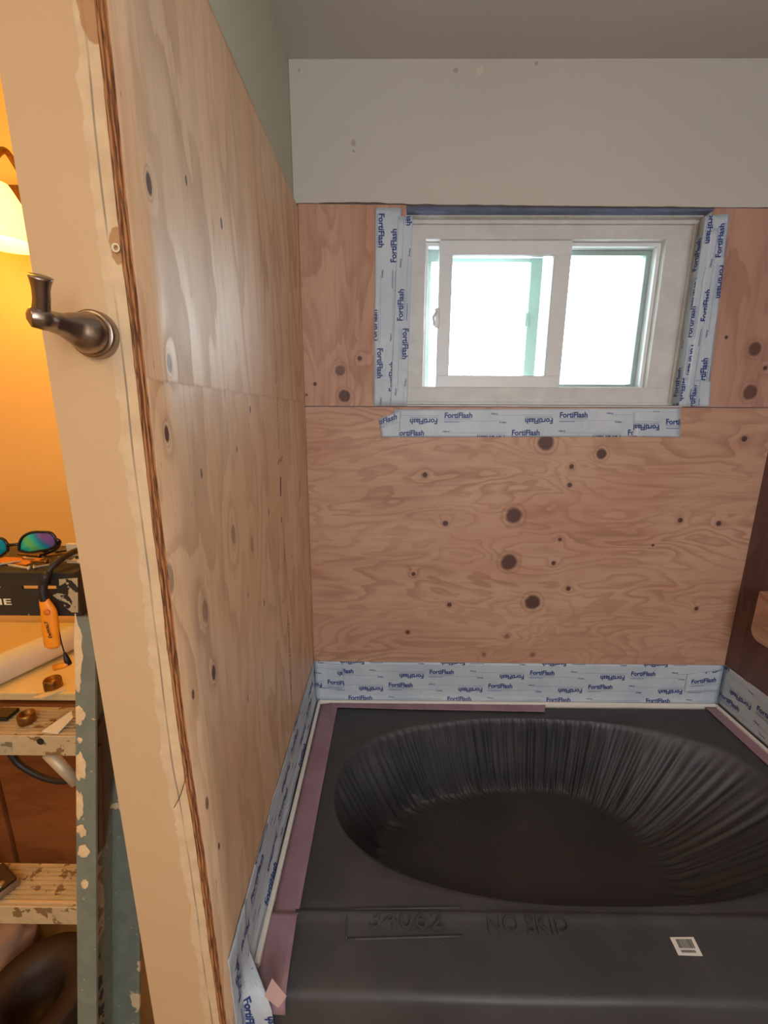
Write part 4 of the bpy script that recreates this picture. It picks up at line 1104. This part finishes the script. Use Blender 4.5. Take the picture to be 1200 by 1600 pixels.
# laser pointer style stick with strap and cable
YO = .640
tool = thing('stick_tool', on(80, 975, 'Y', YO), 'orange stick shaped tool hanging by a black strap from ladder top', 'tool')
bm = bmesh.new(); path_ = [on(69, 936, 'Y', YO), on(71, 943, 'Y', YO), on(76, 955, 'Y', YO), on(78, 970, 'Y', YO), on(80, 990, 'Y', YO), on(82, 1004, 'Y', YO), on(83, 1011, 'Y', YO)]
tube(bm, catmull(path_, 4), [lerp([(0, .0075), (.12, .0085), (.35, .0125), (.6, .0132), (.92, .0128), (1, .009)], i / 24) for i in range(25)], 20, flat=.7, up=(1, 0, 0)); obj('body', bm, M['orange'], tool, True)
bm = bmesh.new(); q = on(73, 957, 'Y', YO - .010); lathe(bm, [(0, .0022), (.004, .0020), (.005, 0)], q, (0, -1, 0), 18); obj('button', bm, M['orange_dark'], tool, True)
pb = bmesh.new(); put_text(pb, 'DeWALT', 0, 0, .030, 0, .03, 0, height=.0055)
a = on(75, 984, 'Y', YO - .0102)
for v_ in pb.verts: x, y = v_.co.x, v_.co.y; v_.co = a + Vector((-y - x * .09, 0, x))
obj_keep('lettering', pb, [M['ink_black']], tool)
bm = bmesh.new(); tube(bm, catmull([on(70, 938, 'Y', YO), on(67, 925, 'Y', YO), on(68, 912, 'Y', YO + .002), on(72, 899, 'Y', YO + .004), on(76, 893, 'Y', YO + .02)], 6), [.0065] * 25, 10); obj('strap', bm, M['black'], tool, True)
bm = bmesh.new(); tube(bm, catmull([on(92, 985, 'Y', YO + .002), on(97, 1008, 'Y', YO + .002), on(104, 1030, 'Y', YO + .002)], 6), .0010, 8); tube(bm, [on(101, 1020, 'Y', YO + .002), on(104, 1030, 'Y', YO + .002), on(108, 1038, 'Y', YO + .002)], [.002, .0045, .0045], 10); obj('lanyard', bm, M['black'], tool, True)
bm = bmesh.new(); tube(bm, [on(108, 1036, 'Y', YO + .002), on(98, 1040, 'Y', YO + .002), on(86, 1043, 'Y', YO + .002)], [.0045, .0052, .0055], 12); obj('end_cap', bm, M['orange'], tool, True)
bm = bmesh.new(); tube(bm, catmull([on(72, 912, 'Y', .652), on(73, 900, 'Y', .648), on(79, 888, 'Y', .652), on(92, 876, 'Y', .665), on(108, 866, 'Y', .69), on(122, 860, 'Y', .72), on(150, 856, 'Y', .80)], 8), .0052, 12)
tag(obj('cable', bm, M['black'], None, True), 'thick black cable looping over the ladder top', 'cable')
# black hose below the first step
bm = bmesh.new(); tube(bm, catmull([on(14, 1172, 'Y', .80), on(28, 1192, 'Y', .80), on(52, 1208, 'Y', .80), (on(80, 1219, 'Y', .80)), on(110, 1220, 'Y', .80), on(150, 1205, 'Y', .80)], 7), [.0075 - .00008 * i for i in range(36)], 12)
tag(obj('hose', bm, M['black'], None, True), 'black hose sagging behind the stepladder below its upper step', 'hose')
# on the upper step
sz = 1.0210
def cap_ring(p, r, h, label, mt='brass'):
    bm = bmesh.new(); lathe(bm, [(0, h * .55), (r * .78, h * .55), (r * .80, h), (r * .92, h), (r, h * .86), (r, h * .12), (r * .93, 0), (0, 0)], p, (0, 0, 1), 32)
    return tag(obj('brass_fitting', bm, M[mt], None, True), label, 'fitting', 'round brass fittings behind the stepladder')
def onz(px, py, z): return on(px, py, 'Z', z)
cap_ring(onz(43, 1128, sz), .0135, .018, 'round brass fitting standing on the upper ladder step')
cap_ring(onz(84, 1075, VZ + .0005), .022, .030, 'round brass fitting standing on the white countertop')
bm = bmesh.new(); q4 = [onz(66, 1144, sz + .001), onz(90, 1147, sz + .001), onz(114, 1122, sz + .012), onz(112, 1112, sz + .012)]
prism(bm, q4, (0, 0, .0022)); tag(obj('shim', bm, M['paper']), 'cream tapered shim on the upper ladder step', 'shim')
bm = bmesh.new(); q5 = onz(8, 1122, sz); box(bm, (q5.x - .05, q5.y - .01, sz), (q5.x + .012, q5.y + .02, sz + .008), .003); bm2 = None
tag(obj('drill_bit_case', bm, M['black_gloss']), 'small dark flat case on the upper ladder step at the left', 'case')
# device on the lower step
sz2 = .7132; q6 = onz(5, 1392, sz2)
dev = thing('tape_measure', (q6.x - .02, q6.y, sz2), 'dark chrome edged device lying on the lower ladder step', 'tape measure')
bm = bmesh.new(); Mx = Matrix.Translation((q6.x - .018, q6.y, 0)) @ Matrix.Rotation(math.radians(62), 4, 'Z')
box(bm, (-.030, -.032, sz2), (.030, .032, sz2 + .014), .004, 3, Mx); obj('body', bm, M['steel'], dev, True)
bm = bmesh.new(); box(bm, (-.027, -.029, sz2 + .0142), (.027, .029, sz2 + .0165), .002, 2, Mx); obj('face', bm, M['black_gloss'], dev)
bm = bmesh.new(); lathe(bm, [(0, .0026), (.007, .002), (.008, 0)], Mx @ Vector((.006, -.015, sz2 + .0165)), (0, 0, 1), 18); obj('button', bm, M['steel'], dev, True)
# paper roll on the counter
pA = onz(-46, 1092, VZ); pBb = onz(122, 1012, VZ); dr = (pBb - pA).normalized(); rr_ = .041
pA = Vector((pA.x, pA.y + .03, VZ + rr_)); pBb = Vector((pBb.x, pBb.y + .03, VZ + rr_))
roll = thing('paper_roll', (pA + pBb) / 2 - Vector((0, 0, rr_)), 'thick off white roll lying slantwise on the countertop', 'roll')
bm = bmesh.new(); n = (pBb - pA).normalized()
lathe(bm, [(.012, 0), (rr_ - .002, 0), (rr_, .002), (rr_, (pBb - pA).length - .002), (rr_ - .002, (pBb - pA).length), (.012, (pBb - pA).length), (.012, 0)], pA, n, 40); obj('rolled_sheet', bm, M['roll'], roll, True)
bm = bmesh.new(); lathe(bm, [(.0119, -.002), (.0119, (pBb - pA).length + .002), (.010, (pBb - pA).length + .002), (.010, -.002), (.0119, -.002)], pA, n, 24); obj('core', bm, M['paper'], roll, True)
bm = bmesh.new(); q7 = [onz(50, 1092, VZ + .0005), onz(64, 1093, VZ + .0005), onz(104, 1078, VZ + .0005), onz(98, 1074, VZ + .0005)]; prism(bm, q7, (0, 0, .004)); tag(obj('paint_stirrer', bm, M['paper']), 'thin pale stick near the front edge of the countertop', 'stick')
# round dark bin on the floor
pc = on(54, 1546, 'Z', .13)
bm = bmesh.new(); lathe(bm, [(0, .002), (.085, .002), (.10, .01), (.122, .11), (.128, .125), (.122, .132), (.085, .128), (.066, .118), (.058, .09), (.050, .02), (0, .015)], (pc.x, pc.y, 0), (0, 0, 1), 48)
tag(obj('round_bin', bm, M['dark_brown'], None, True), 'dark brown round bin with a wide rim on the floor', 'bin')
pd = on(5, 1478, 'Z', .12)
bm = bmesh.new(); bmesh.ops.create_icosphere(bm, subdivisions=4, radius=1)
for v_ in bm.verts:
    c_ = v_.co.copy(); k = 1 + .22 * noise.noise(c_ * 1.7) + .08 * noise.noise(c_ * 5); v_.co = Vector((pd.x - .03 + c_.x * .085 * k, pd.y + .03 + c_.y * .075 * k, max(.001, .075 + c_.z * .085 * k)))
tag(obj('cloth_bundle', bm, M['cloth'], None, True), 'pale crumpled cloth bundle on the floor behind the dark bin', 'cloth')
